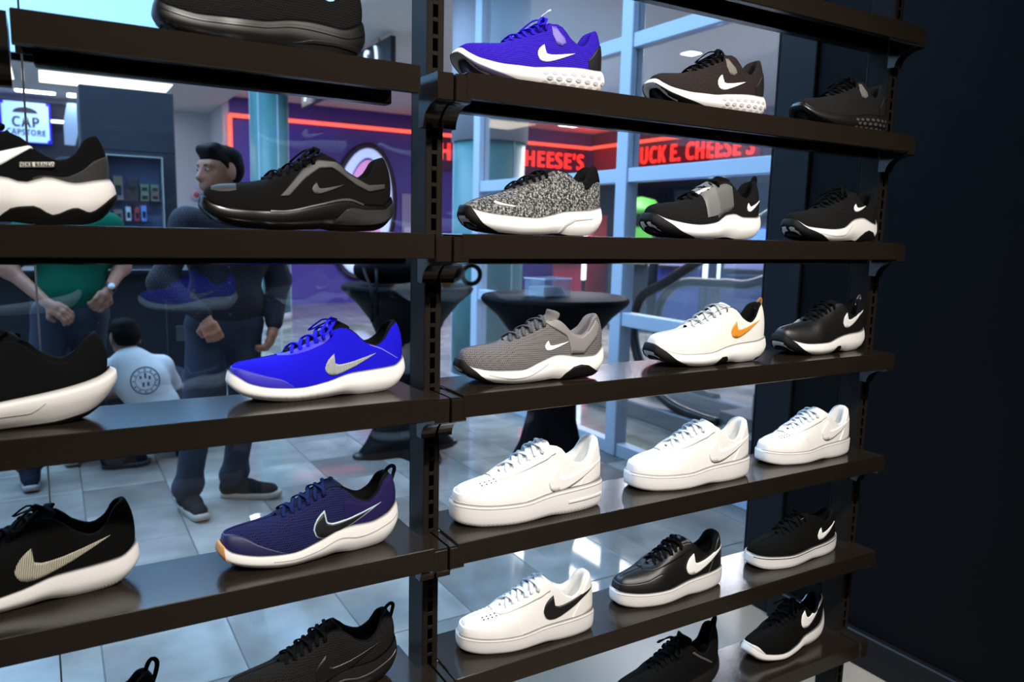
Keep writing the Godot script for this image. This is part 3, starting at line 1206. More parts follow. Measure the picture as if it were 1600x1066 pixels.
	for q in s.top:
		q[1] *= 1.04
	finish(s, white_foam, white_rubber, cloth(Color(0.05, 0.05, 0.053)), black_cloth, black_cloth, black_lace, {"tip_y": 0.128})
	plate = s.patch("upper", logo_outline(0.47 * s.L, 0.036, 0.39 * s.L, -0.08), 0.0006, "side_logo", mat(Color(0.2, 0.19, 0.16), 0.5))
	s.patch("upper", logo_outline(0.47 * s.L, 0.036, 0.39 * s.L, -0.08), 0.0015, "stripe_set", mat(Color(0.82, 0.8, 0.72), 0.35), 0, 0.001, 1, plate)
	for k in 8:
		s.band("sole", [[0.8 + k * 0.016, 0.0, 0.13], [0.804 + k * 0.016, 0.0, 0.13]], 0.0003, "flex_groove", seam, 1)
	for k in 8:
		s.band("sole", [[0.12 + k * 0.042, 0.02, 0.42], [0.122 + k * 0.042, 0.02, 0.42]], 0.0003, "flex_groove", seam, 1)

	s = new_shoe("runner", 0.282)
	shoe_node(s, "running_shoe", "navy running shoe with an outlined side logo, heel loop and tan toe tip", -0.203, 4, -0.008, 0.8)
	s.sole_top = [[0.0, 0.042], [0.05, 0.031], [0.2, 0.023], [0.35, 0.022], [0.5, 0.031], [0.62, 0.042], [0.7, 0.045], [0.8, 0.044], [0.92, 0.051], [1.0, 0.066]]
	var navy := mesh_cloth(Color(0.13, 0.14, 0.3))
	finish(s, white_foam, mat(Color(0.2, 0.17, 0.14), 0.5), navy, black_cloth, cloth(Color(0.1, 0.12, 0.24)), cloth(Color(0.09, 0.14, 0.32), 90.0), {"tip_y": 0.12, "bow": false})
	s.band("upper", [[0.0, 0.0, 0.7], [0.08, 0.0, 0.55], [0.16, 0.0, 0.3], [0.26, 0.0, 0.12], [0.32, 0.0, 0.04]], 0.0007, "toe_overlay", mat(Color(0.1, 0.1, 0.27), 0.5), 0, "toe")
	s.band("sole", [[0.0, 0.0, 1.02], [0.012, 0.0, 1.02], [0.03, 0.0, 0.35], [0.05, 0.0, 0.03]], 0.0014, "toe_tip", mat(Color(0.72, 0.52, 0.3), 0.6), 0, "toe")
	s.band("upper", [[0.66, 0.0, 0.62], [0.8, 0.0, 0.86], [1.0, 0.0, 0.9]], 0.0007, "heel_counter", cloth(Color(0.13, 0.11, 0.28)), 0, "heel")
	plate = side_logo(s, mat(Color(0.62, 0.7, 0.74), 0.35), 0.462, 0.034, 0.4, -0.11, 0.0012)
	s.patch("upper", logo_outline(0.462 * s.L, 0.034, 0.4 * s.L, -0.11, 0.0021), 0.0019, "logo_fill", mat(Color(0.05, 0.05, 0.07), 0.5), 0, 0.002, 0, plate)
	s.band("sole", [[0.25, 0.55, 0.6], [0.45, 0.5, 0.55], [0.62, 0.6, 0.65], [0.72, 0.5, 0.55], [0.9, 0.62, 0.66], [0.98, 0.6, 0.64]], 0.0005, "sole_groove", seam)
	s.pull_loop(cloth(Color(0.1, 0.13, 0.22)), 0.012, 0.009)

	s = new_shoe("runner", 0.28)
	shoe_node(s, "running_shoe", "black running shoe with heel loop, cut off by the bottom edge", -0.203, 5, -0.008, 0.8)
	s.sole_top = [[0.0, 0.042], [0.05, 0.031], [0.2, 0.023], [0.35, 0.022], [0.5, 0.031], [0.62, 0.042], [0.7, 0.045], [0.8, 0.044], [0.92, 0.051], [1.0, 0.066]]
	finish(s, mat(Color(0.1, 0.1, 0.1), 0.35), black_rubber, mesh_cloth(Color(0.12, 0.118, 0.115)), black_cloth, black_cloth, black_lace, {"tip_y": 0.12, "bow": false})
	side_logo(s, mat(Color(0.05, 0.05, 0.055), 0.4), 0.462, 0.034, 0.4, -0.11)
	s.band("sole", [[0.5, 0.52, 0.57], [0.62, 0.62, 0.68], [0.72, 0.5, 0.55], [0.9, 0.62, 0.66], [0.98, 0.6, 0.64]], 0.0009, "sole_ridge", mat(Color(0.3, 0.29, 0.27), 0.3))
	s.pull_loop(black_cloth, 0.011, 0.009)

	s = new_shoe("runner", 0.28)
	shoe_node(s, "running_shoe", "black shoe of which only the heel loop rises into the bottom edge", -0.572, 5, -0.035, 0.0)
	for q in s.top:
		q[1] *= 0.82 if q[0] > 0.7 else 0.66
	finish(s, black_foam(), black_rubber, black_cloth, black_cloth, black_cloth, black_lace, {"tip_y": 0.08, "bow": false})
	s.pull_loop(black_cloth, 0.013, 0.018)

	build_right_shoes(white_foam, black_rubber, white_rubber, black_cloth, black_mesh, black_lace, white_logo, white_leather, white_cloth, white_lace, seam)


func dimples(s: Shoe, m: Material) -> void:
	var list := []
	for k in 7:
		for j in 3:
			list.append([0.5 + k * 0.07 + (0.03 if j % 2 else 0.0), 0.22 + j * 0.24])
	s.marks(list, 0.0032, 0.0006, "sole_dimple", m, "sole", 2.2)


func revolution(label: String, x: float, long: float, cloth_m: Material, sole: Material, under: Material, accent: Material, logo: Material, heel: Material, lace: Material, dimple: Material) -> void:
	var s := new_shoe("runner", long)
	shoe_node(s, "running_shoe", label, x, 1, -0.004)
	s.sole_top = [[0.0, 0.05], [0.035, 0.041], [0.1, 0.033], [0.25, 0.027], [0.4, 0.028], [0.55, 0.034], [0.75, 0.040], [0.9, 0.042], [1.0, 0.046]]
	s.sole_bot = [[0.0, 0.034], [0.04, 0.021], [0.1, 0.011], [0.2, 0.004], [0.33, 0.0], [0.6, 0.0], [0.9, 0.0], [0.96, 0.004], [1.0, 0.012]]
	s.bulge = [[0.0, -0.006], [0.15, -0.001], [0.5, 0.004], [0.8, 0.002], [1.0, -0.0012]]
	finish(s, sole, under, cloth_m, cloth_m, cloth_m, lace, {"tip_y": 0.116})
	if logo:
		side_logo(s, logo, 0.455, 0.043, 0.265, -0.16)
	s.patch("upper", poly([[0.172, 0.074], [0.182, 0.072], [0.19, 0.078], [0.188, 0.086], [0.18, 0.094], [0.174, 0.103], [0.166, 0.104], [0.166, 0.09]]), 0.0012, "eyestay", accent)
	s.band("upper", [[0.86, 0.02, 0.42], [0.93, 0.02, 0.55], [1.0, 0.02, 0.6]], 0.0013, "heel_clip", heel, 0, "heel")
	s.band("sole", [[0.0, 0.0, 0.5], [0.04, 0.0, 0.56], [0.1, 0.0, 0.52], [0.22, 0.0, 0.36], [0.34, 0.0, 0.14], [0.42, 0.0, 0.02]], 0.0012, "toe_tread", under, 0, "toe")
	dimples(s, dimple)
	if "violet" in label:
		var k0 := Vector3(0.05 * s.L, curve(s.top, 0.55) + 0.008, 0.0)
		var st := begin()
		tube(st, curve_pts([k0, k0 + Vector3(0.003, 0.012, 0.0), k0 + Vector3(0.014, 0.021, 0.002), k0 + Vector3(0.017, 0.022, 0.002)], 10), 0.0008, 6)
		tube(st, [k0 + Vector3(0.012, 0.02, 0.001), k0 + Vector3(0.02, 0.025, 0.003)], 0.0016, 6)
		put(done(st), "tag_fastener", mat(Color(0.8, 0.84, 0.88), 0.3), s.node)


func court_shoe(label: String, x: float, row: int, z: float, turn: float, long: float, body: Material, sole: Material, logo: Material, lining: Material, lace: Material, seam: Material, heel: Material, stout := 1.0, holes := true) -> Shoe:
	var s := new_shoe("court", long)
	shoe_node(s, "court_shoe", label, x, row, z, turn)
	if stout != 1.0:
		for q in s.sole_top:
			q[1] *= stout
		for q in s.top:
			q[1] *= 1.0 + (stout - 1.0) * 0.35
	finish(s, sole, sole, body, lining, body, lace, {"tip_y": 0.124, "bow": false, "pad": 0.008, "lace": 0.0044, "rows": 6})
	# overlays: toe guard, eyestay, heel panel
	s.band("upper", [[0.0, 0.0, 0.44], [0.08, 0.0, 0.4], [0.2, 0.0, 0.42], [0.3, 0.0, 0.5], [0.36, 0.0, 0.42], [0.4, 0.0, 0.04]], 0.0019, "toe_guard", body, 0, "toe")
	s.band("upper", [[0.2, 0.86, 1.0], [0.25, 0.7, 1.0], [0.34, 0.66, 1.0], [0.46, 0.64, 1.0], [0.56, 0.66, 0.99], [0.63, 0.8, 0.99]], 0.002, "eyestay", body)
	s.band("upper", [[0.8, 0.0, 0.06], [0.86, 0.0, 0.5], [0.91, 0.0, 0.86], [1.0, 0.0, 0.97]], 0.0018, "heel_panel", heel, 0, "heel")
	side_logo(s, logo, 0.565, 0.046, 0.41, -0.07, 0.0024)
	s.band("sole", [[0.003, 0.83, 0.87], [0.3, 0.83, 0.87], [0.99, 0.83, 0.87]], 0.0003, "sole_seam", seam, 0)
	if holes:
		var list := []
		for k in 6:
			list.append([0.13 + k * 0.03, 0.66 + k * 0.012])
			list.append([0.12 + k * 0.03, 0.76 + k * 0.012])
		s.marks(list, 0.0015, 0.0003, "vent_hole", mat(Color(0.12, 0.12, 0.12), 0.9))
	return s


func build_right_shoes(white_foam: Material, black_rubber: Material, white_rubber: Material, black_cloth: Material, black_mesh: Material, black_lace: Material, white_logo: Material, white_leather: Material, white_cloth: Material, white_lace: Material, seam: Material) -> void:
	var s: Shoe
	# ---- row 1
	var violet := mesh_cloth(Color(0.2, 0.12, 0.68))
	revolution("violet-blue running shoe with white logo, white sole and black heel clip", 0.182, 0.284, violet, white_foam, mat(Color(0.36, 0.33, 0.45), 0.5), mat(Color(0.36, 0.3, 0.66), 0.5), white_logo, mat(Color(0.07, 0.07, 0.08), 0.5), cloth(Color(0.2, 0.12, 0.8), 90.0), mat(Color(0.68, 0.67, 0.69), 0.6))
	revolution("brownish black running shoe with white logo and white dimpled sole", 0.592, 0.293, mesh_cloth(Color(0.18, 0.155, 0.155)), white_foam, black_rubber, mat(Color(0.4, 0.38, 0.36), 0.5), white_logo, mat(Color(0.1, 0.09, 0.1), 0.5), black_lace, mat(Color(0.7, 0.69, 0.7), 0.6))
	revolution("all-black dimpled running shoe beside the end post", 1.0, 0.285, mesh_cloth(Color(0.14, 0.135, 0.135)), mat(Color(0.1, 0.1, 0.1), 0.3), black_rubber, mat(Color(0.42, 0.41, 0.39), 0.5), null, mat(Color(0.1, 0.1, 0.1), 0.5), black_lace, mat(Color(0.3, 0.3, 0.3), 0.25))
	# ---- row 2
	s = new_shoe("runner", 0.28)
	shoe_node(s, "training_shoe", "speckled black and white knit shoe with white sole", 0.194, 2, -0.004)
	s.sole_top = [[0.0, 0.046], [0.06, 0.037], [0.2, 0.031], [0.42, 0.028], [0.55, 0.034], [0.66, 0.041], [0.85, 0.045], [0.95, 0.05], [1.0, 0.052]]
	s.open = [[0.0, 0.0], [0.27, 0.0], [0.33, 0.008], [0.45, 0.012], [0.58, 0.018], [0.66, 0.026], [0.8, 0.029], [0.9, 0.026], [1.0, 0.024]]
	s.top = [[0.04, 0.05], [0.09, 0.057], [0.16, 0.062], [0.27, 0.071], [0.4, 0.087], [0.54, 0.103], [0.62, 0.111], [0.7, 0.104], [0.78, 0.093], [0.83, 0.095], [0.88, 0.115], [0.93, 0.122], [0.96, 0.12]]
	finish(s, white_foam, black_rubber, surfaced(Color(1, 1, 1), 0.9, "weave_normal", 26.0, 0.5, "knit"), black_cloth, black_cloth, black_lace, {"tip_y": 0.116, "bow": false})
	s.band("upper", [[0.27, 0.9, 1.0], [0.4, 0.82, 1.0], [0.52, 0.84, 1.0], [0.6, 0.92, 1.0]], 0.001, "eyestay", mat(Color(0.17, 0.15, 0.15), 0.6))
	s.band("upper", [[0.84, 0.7, 1.0], [0.9, 0.62, 1.0], [1.0, 0.58, 1.0]], 0.001, "heel_tab", black_cloth, 0, "heel")
	s.band("sole", [[0.0, 0.0, 1.02], [0.012, 0.0, 1.02], [0.04, 0.0, 0.85], [0.09, 0.0, 0.35], [0.16, 0.0, 0.03]], 0.0016, "toe_tip", black_rubber, 0, "toe")
	s.patch("sole", poly([[0.176, 0.003], [0.185, 0.016], [0.205, 0.025], [0.245, 0.029], [0.248, 0.0305], [0.2, 0.028], [0.18, 0.018], [0.17, 0.004]]), 0.0007, "sole_curve", seam)
	s.patch("upper", poly([[0.045, 0.052], [0.052, 0.048], [0.078, 0.045], [0.08, 0.0462], [0.056, 0.0505], [0.046, 0.0545]]), 0.0012, "toe_logo", white_logo, 1)

	s = new_shoe("runner", 0.3)
	shoe_node(s, "training_shoe", "black training shoe with a grey strap over the laces and white sole", 0.6, 2, -0.004)
	s.sole_top = [[0.0, 0.046], [0.1, 0.034], [0.3, 0.026], [0.48, 0.032], [0.58, 0.047], [0.66, 0.05], [0.75, 0.044], [0.9, 0.045], [1.0, 0.052]]
	finish(s, white_foam, black_rubber, black_mesh, black_cloth, black_cloth, black_lace, {"tip_y": 0.122, "bow": false})
	s.strap(0.4, 0.53, 0.18, 0.0035, mat(Color(0.38, 0.38, 0.38), 0.6))
	var strap_mark := s.patch("upper", logo_outline(0.375 * s.L, 0.086, 0.1 * s.L, -0.1), 0.0062, "strap_logo", white_logo, 1)
	strap_mark.name = "strap_logo"
	s.band("upper", [[0.5, 0.1, 0.9], [0.6, 0.1, 0.9], [0.66, 0.2, 0.85]], 0.0012, "side_panel", surfaced(Color(0.33, 0.33, 0.33), 0.6, "hole_normal", 40.0, 0.8))
	side_logo(s, white_logo, 0.8, 0.055, 0.17, 0.06)
	s.band("sole", [[0.0, 0.0, 1.0], [0.04, 0.0, 0.95], [0.1, 0.0, 0.8], [0.18, 0.0, 0.4], [0.28, 0.0, 0.05]], 0.0015, "toe_tip", black_rubber, 0, "toe")
	s.pull_loop(black_cloth, 0.008, 0.01, 0.0045)

	s = new_shoe("runner", 0.292)
	shoe_node(s, "training_shoe", "black training shoe with small white logo and arched white sole", 1.0, 2, -0.004)
	s.sole_top = [[0.0, 0.046], [0.1, 0.03], [0.3, 0.026], [0.45, 0.03], [0.6, 0.05], [0.7, 0.054], [0.85, 0.044], [0.94, 0.041], [1.0, 0.056]]
	finish(s, white_foam, black_rubber, black_mesh, black_cloth, black_cloth, black_lace, {"tip_y": 0.118})
	side_logo(s, white_logo, 0.6, 0.068, 0.17, -0.14)
	s.patch("sole", poly([[0.19, 0.0], [0.2, 0.012], [0.215, 0.022], [0.23, 0.026], [0.25, 0.022], [0.268, 0.01], [0.27, 0.003]]), 0.0014, "heel_arch", black_rubber)
	s.band("sole", [[0.0, 0.0, 1.0], [0.05, 0.0, 0.9], [0.1, 0.0, 0.8], [0.2, 0.0, 0.5], [0.28, 0.0, 0.05]], 0.0015, "toe_tip", black_rubber, 0, "toe")
	s.band("sole", [[0.2, 0.55, 0.6], [0.35, 0.4, 0.45], [0.45, 0.4, 0.46], [0.56, 0.75, 0.8]], 0.0005, "sole_groove", seam)

	# ---- row 3
	s = new_shoe("runner", 0.284)
	shoe_node(s, "training_shoe", "grey mesh training shoe with small white logo and sculpted white sole", 0.197, 3, -0.002, -7.0)
	s.sole_top = [[0.0, 0.043], [0.06, 0.03], [0.2, 0.024], [0.36, 0.024], [0.5, 0.037], [0.63, 0.047], [0.8, 0.041], [0.9, 0.041], [1.0, 0.058]]
	var grey_smooth := mat(Color(0.46, 0.45, 0.445), 0.55)
	finish(s, white_foam, black_rubber, mesh_cloth(Color(0.42, 0.41, 0.415)), cloth(Color(0.44, 0.43, 0.44)), cloth(Color(0.42, 0.41, 0.41)), cloth(Color(0.3, 0.31, 0.33), 90.0), {"tip_y": 0.128, "bow": false, "lace": 0.0036})
	s.patch("upper", poly([[0.158, 0.103], [0.166, 0.096], [0.196, 0.078], [0.203, 0.06], [0.204, 0.046], [0.232, 0.045], [0.262, 0.072], [0.268, 0.095], [0.262, 0.105], [0.245, 0.084], [0.225, 0.084], [0.2, 0.1], [0.18, 0.108]]), 0.0013, "heel_saddle", grey_smooth)
	side_logo(s, white_logo, 0.53, 0.055, 0.165, -0.14)
	s.patch("upper", logo_outline(0.55 * s.L, 0.1255, 0.045 * s.L, 0.2), 0.001, "tongue_logo", white_logo, 1)
	s.band("sole", [[0.0, 0.0, 1.02], [0.03, 0.0, 1.0], [0.08, 0.0, 0.8], [0.14, 0.0, 0.3], [0.18, 0.0, 0.05]], 0.0015, "toe_tip", black_rubber, 0, "toe")
	s.patch("sole", poly([[0.183, 0.0], [0.192, 0.012], [0.208, 0.023], [0.224, 0.0265], [0.24, 0.024], [0.258, 0.014], [0.27, 0.009], [0.273, 0.004]]), 0.0014, "heel_arch", black_rubber)
	s.band("sole", [[0.16, 0.62, 0.67], [0.3, 0.4, 0.45], [0.42, 0.45, 0.5], [0.55, 0.72, 0.76]], 0.0005, "sole_groove", seam)

	s = new_shoe("runner", 0.305)
	shoe_node(s, "training_shoe", "white shoe with gold side logo, black collar and black toe rubber", 0.636, 3, -0.008, -3.0)
	s.sole_top = [[0.0, 0.046], [0.06, 0.034], [0.2, 0.026], [0.4, 0.027], [0.55, 0.036], [0.7, 0.042], [0.85, 0.044], [1.0, 0.05]]
	finish(s, white_foam, black_rubber, cloth(Color(0.85, 0.85, 0.82)), black_cloth, white_cloth, cloth(Color(0.7, 0.72, 0.72), 90.0), {"tip_y": 0.118, "bow": false, "rows": 5})
	side_logo(s, mat(Color(0.8, 0.52, 0.16), 0.45), 0.6, 0.053, 0.29, -0.06)
	s.band("sole", [[0.0, 0.0, 1.03], [0.03, 0.0, 1.02], [0.07, 0.0, 0.9], [0.14, 0.0, 0.45], [0.22, 0.0, 0.04]], 0.0016, "toe_tip", black_rubber, 0, "toe")
	s.patch("sole", poly([[0.135, 0.0], [0.143, 0.009], [0.152, 0.016], [0.166, 0.017], [0.172, 0.01], [0.172, 0.001]]), 0.0014, "arch_insert", black_rubber)
	s.patch("sole", poly([[0.258, 0.0], [0.26, 0.007], [0.296, 0.011], [0.299, 0.006], [0.29, 0.001]]), 0.0014, "heel_insert", black_rubber)
	s.pull_loop(cloth(Color(0.62, 0.44, 0.22)), 0.009, 0.01, 0.0026)

	s = new_shoe("runner", 0.296)
	shoe_node(s, "training_shoe", "black leather training shoe with white logo and white heel loop", 1.008, 3, -0.016, 1.0)
	s.sole_top = [[0.0, 0.046], [0.06, 0.034], [0.2, 0.026], [0.4, 0.027], [0.55, 0.036], [0.7, 0.042], [0.85, 0.044], [1.0, 0.05]]
	finish(s, white_foam, black_rubber, leather(Color(0.065, 0.065, 0.067)), black_cloth, black_cloth, black_lace, {"tip_y": 0.116, "bow": false})
	side_logo(s, mat(Color(0.85, 0.85, 0.84), 0.4), 0.62, 0.056, 0.31, -0.03)
	s.band("sole", [[0.0, 0.0, 1.03], [0.03, 0.0, 1.02], [0.07, 0.0, 0.9], [0.14, 0.0, 0.45], [0.22, 0.0, 0.04]], 0.0016, "toe_tip", black_rubber, 0, "toe")
	s.patch("sole", poly([[0.135, 0.0], [0.143, 0.009], [0.152, 0.016], [0.166, 0.017], [0.172, 0.01], [0.172, 0.001]]), 0.0014, "arch_insert", black_rubber)
	s.patch("sole", poly([[0.25, 0.0], [0.252, 0.007], [0.286, 0.011], [0.289, 0.006], [0.28, 0.001]]), 0.0014, "heel_insert", black_rubber)
	s.pull_loop(mat(Color(0.7, 0.7, 0.7), 0.5), 0.009, 0.01, 0.0026)

	# ---- row 4
	s = court_shoe("chunky all-white leather shoe with ridged sole beside the centre post", 0.196, 4, 0.002, -4.0, 0.303, white_leather, white_rubber, white_leather, white_cloth, white_lace, seam, white_leather, 1.16)
	s.band("sole", [[0.7, 0.42, 0.5], [0.9, 0.42, 0.5], [0.97, 0.42, 0.5]], 0.0012, "air_ridge", white_rubber, 0)
	var studs := []
	for k in 40:
		studs.append([0.02 + k * 0.0245, 0.1])
	s.marks(studs, 0.0013, 0.0004, "edge_tread", seam, "sole")
	court_shoe("all-white court shoe in the middle of its shelf, without vent holes", 0.596, 4, 0.0, -6.0, 0.302, white_leather, white_rubber, white_leather, white_cloth, white_lace, seam, white_leather, 1.0, false)
	court_shoe("small all-white court shoe with vent holes nearest the dark wall", 0.967, 4, -0.005, -4.0, 0.275, white_leather, white_rubber, white_leather, white_cloth, white_lace, seam, white_leather)
	# ---- row 5
	court_shoe("white court shoe with a bold black side logo", 0.195, 5, 0.01, -8.0, 0.272, white_leather, white_rubber, mat(Color(0.06, 0.06, 0.065), 0.5), white_cloth, white_lace, seam, white_leather)
	court_shoe("black leather court shoe with a bold white side logo and white sole", 0.557, 5, -0.003, -2.4, 0.281, leather(Color(0.06, 0.06, 0.062)), white_rubber, white_logo, black_cloth, black_lace, seam, leather(Color(0.07, 0.07, 0.07)))
	s = new_shoe("canvas", 0.286)
	shoe_node(s, "canvas_shoe", "flat black canvas shoe with white logo and a thin black line round its white sole", 0.95, 5, -0.002, -1.0)
	finish(s, white_rubber, mat(Color(0.5, 0.4, 0.28), 0.7), cloth(Color(0.05, 0.05, 0.053), 60.0), black_cloth, black_cloth, black_lace, {"tip_y": 0.108, "bow": false})
	side_logo(s, white_logo, 0.66, 0.042, 0.26, -0.03)
	s.band("sole", [[0.003, 0.8, 0.86], [0.5, 0.8, 0.86], [0.99, 0.8, 0.86]], 0.0004, "sole_line", mat(Color(0.05, 0.05, 0.05), 0.6), 0)
	s.patch("upper", logo_outline(0.5 * s.L, 0.0985, 0.05 * s.L, 0.25), 0.004, "tongue_logo", white_logo, 1)
	# ---- row 6
	s = new_shoe("runner", 0.28)
	shoe_node(s, "training_shoe", "all-black shoe with a tall heel tab, low on the bottom shelf", 0.578, 6, -0.006, 0.0)
	for q in s.top:
		if q[0] > 0.9:
			q[1] += 0.016
	finish(s, black_foam(), black_rubber, black_cloth, black_cloth, black_cloth, black_lace, {"tip_y": 0.13})
	s.patch("upper", poly([[0.18, 0.09], [0.2, 0.075], [0.225, 0.06], [0.24, 0.05], [0.243, 0.052], [0.226, 0.064], [0.202, 0.079], [0.184, 0.093]]), 0.001, "seam_line", mat(Color(0.3, 0.3, 0.3), 0.6))
	s.pull_loop(black_cloth, 0.006, 0.012, 0.006)
	s = new_shoe("runner", 0.275)
	shoe_node(s, "running_shoe", "black slip-on style shoe with white heel and toe on the bottom shelf", 0.957, 6, -0.01, 3.0)
	s.sole_top = [[0.0, 0.045], [0.04, 0.036], [0.12, 0.024], [0.3, 0.018], [0.5, 0.022], [0.62, 0.034], [0.75, 0.038], [0.88, 0.044], [1.0, 0.07]]
	finish(s, white_foam, white_rubber, cloth(Color(0.05, 0.05, 0.053), 50.0), black_cloth, black_cloth, black_lace, {"tip_y": 0.118})
	s.patch("upper", logo_outline(0.58 * s.L, 0.05, 0.41 * s.L, 0.06), 0.0013, "side_logo", white_logo)
	s.band("upper", [[0.0, 0.0, 0.3], [0.03, 0.0, 0.26], [0.07, 0.0, 0.12], [0.12, 0.0, 0.02]], 0.0012, "toe_cap", white_rubber, 0, "toe")


# ---------------------------------------------------------------- the mall beyond the glass
func build_mall() -> void:
	mall_floor()
	var lilac: Material = M.lilac_wall
	structure(box(Vector3(-5.1, 0, -13.3), Vector3(2.0, 3.3, -13.2), 0.0), "wall_far_left", "pale lilac mall wall behind the dark kiosk", lilac)
	structure(box(Vector3(1.9, 0, -13.3), Vector3(2.0, 3.4, -12.0), 0.0), "wall_recess", "short return wall beside the violet shopfront", lilac)
	structure(box(Vector3(2.0, 0, -12.15), Vector3(9.3, 3.4, -12.0), 0.0), "wall_far", "violet shopfront wall under the red neon line", mat(Color(0.27, 0.2, 0.56), 0.6))
	structure(box(Vector3(9.16, 2.35, -12.0), Vector3(9.3, 3.4, -0.715), 0.0), "wall_mall_right", "plum-coloured fascia wall of the game arcade", mat(Color(0.3, 0.12, 0.24), 0.6))
	structure(box(Vector3(11.3, 0, -12.1), Vector3(11.4, 2.4, -0.715), 0.0), "wall_arcade_back", "dark blue back wall of the game arcade", mat(Color(0.2, 0.24, 0.36), 0.6))
	structure(box(Vector3(9.2, 0, -12.15), Vector3(11.4, 2.4, -12.05), 0.0), "wall_arcade_side", "dark end wall of the game arcade", mat(Color(0.2, 0.24, 0.36), 0.6))
	structure(box(Vector3(9.3, 2.35, -12.1), Vector3(11.4, 2.45, -0.715), 0.0), "ceiling_arcade", "low dark ceiling of the game arcade", mat(Color(0.3, 0.3, 0.34), 0.8))
	structure(box(Vector3(-5.1, 0, -13.3), Vector3(-5.0, 5.6, -0.715), 0.0), "wall_mall_left", "pale mall wall far to the side", M.white_paint)
	structure(box(Vector3(-5.1, 0, -0.765), Vector3(-3.3, 5.6, -0.715), 0.0), "wall_shopfront_left", "pale wall beside the shop window", M.white_paint)
	structure(box(Vector3(-3.3, 2.95, -0.765), Vector3(2.0, 5.6, -0.715), 0.0), "wall_shopfront_upper", "pale wall above the shop window", M.white_paint)
	structure(box(Vector3(1.66, 0, -0.765), Vector3(11.4, 3.45, -0.715), 0.0), "wall_shopfront_right", "dark wall beyond the shop's end wall", M.wall_dark)
	structure(box(Vector3(-5.1, 5.5, -10.2), Vector3(2.0, 5.6, -0.715), 0.0), "ceiling_atrium", "high white ceiling of the mall atrium", M.white_paint)
	structure(box(Vector3(-5.1, 3.2, -13.3), Vector3(1.9, 3.3, -10.1), 0.0), "ceiling_low", "low pale ceiling over the cap stall", M.ceiling)
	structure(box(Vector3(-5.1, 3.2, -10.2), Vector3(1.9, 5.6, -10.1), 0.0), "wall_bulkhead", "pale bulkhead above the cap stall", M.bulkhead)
	structure(box(Vector3(1.9, 3.34, -10.2), Vector3(2.0, 5.6, -0.715), 0.0), "wall_bulkhead_side", "pale bulkhead along the atrium", M.white_paint)
	structure(box(Vector3(1.9, 3.34, -12.15), Vector3(9.3, 3.45, -0.715), 0.0), "ceiling_right", "grey mall ceiling above the glass partition", M.ceiling)
	# lamps of the mall
	var sky := thing("skylight", "large bright bluish skylight in the atrium ceiling", "skylight", Vector3(-1.4, 5.45, -5.0))
	put(box(Vector3(-2.5, 0.0, -4.0), Vector3(2.5, 0.04, 4.0), 0.005), "light_panel", glow(Color(0.66, 0.84, 1.0), 2.1), sky)
	var st := begin()
	for x in [-2.56, 2.5]:
		bev(st, Vector3(x, -0.04, -4.06), Vector3(x + 0.06, 0.05, 4.06), 0.005)
	for z in [-4.06, 4.0]:
		bev(st, Vector3(-2.5, -0.04, z), Vector3(2.5, 0.05, z + 0.06), 0.005)
	put(done(st), "frame", M.white_paint, sky)
	var panels := [[Vector3(-0.62, 3.19, -12.5), Vector2(0.5, 0.22), "round-cornered ceiling light above the cap sign", 16.0], [Vector3(-0.04, 3.19, -12.5), Vector2(0.34, 0.34), "square ceiling light above the white hanging banner", 16.0],
		[Vector3(0.99, 3.19, -12.45), Vector2(0.26, 0.3), "small ceiling light hidden by the dark kiosk", 16.0], [Vector3(0.22, 3.19, -11.0), Vector2(1.55, 0.95), "wide warm ceiling light just above the dark kiosk", 3.2], [Vector3(-1.5, 3.19, -11.0), Vector2(1.3, 0.95), "wide warm ceiling light at the outer edge above the cap stall", 3.2],
		[Vector3(8.0, 3.33, -11.1), Vector2(0.36, 0.36), "ceiling light above the red neon corner", 9.0], [Vector3(5.68, 3.33, -5.5), Vector2(0.16, 0.16), "ceiling light behind the upper brownish shoe", 9.0]]
	for p in panels:
		var t := thing("ceiling_light", p[2], "ceiling light", p[0], 0.0, "mall ceiling lights")
		var hx: float = p[1].x / 2
		var hz: float = p[1].y / 2
		put(box(Vector3(-hx, -0.008, -hz), Vector3(hx, 0.0, hz), 0.002), "diffuser", glow(Color(1.0, 0.95, 0.86) if p[3] < 5.0 else Color(0.92, 0.97, 1.0), p[3]), t)
		put(box(Vector3(-hx - 0.02, -0.004, -hz - 0.02), Vector3(hx + 0.02, 0.006, hz + 0.02), 0.002), "rim", M.white_paint, t)


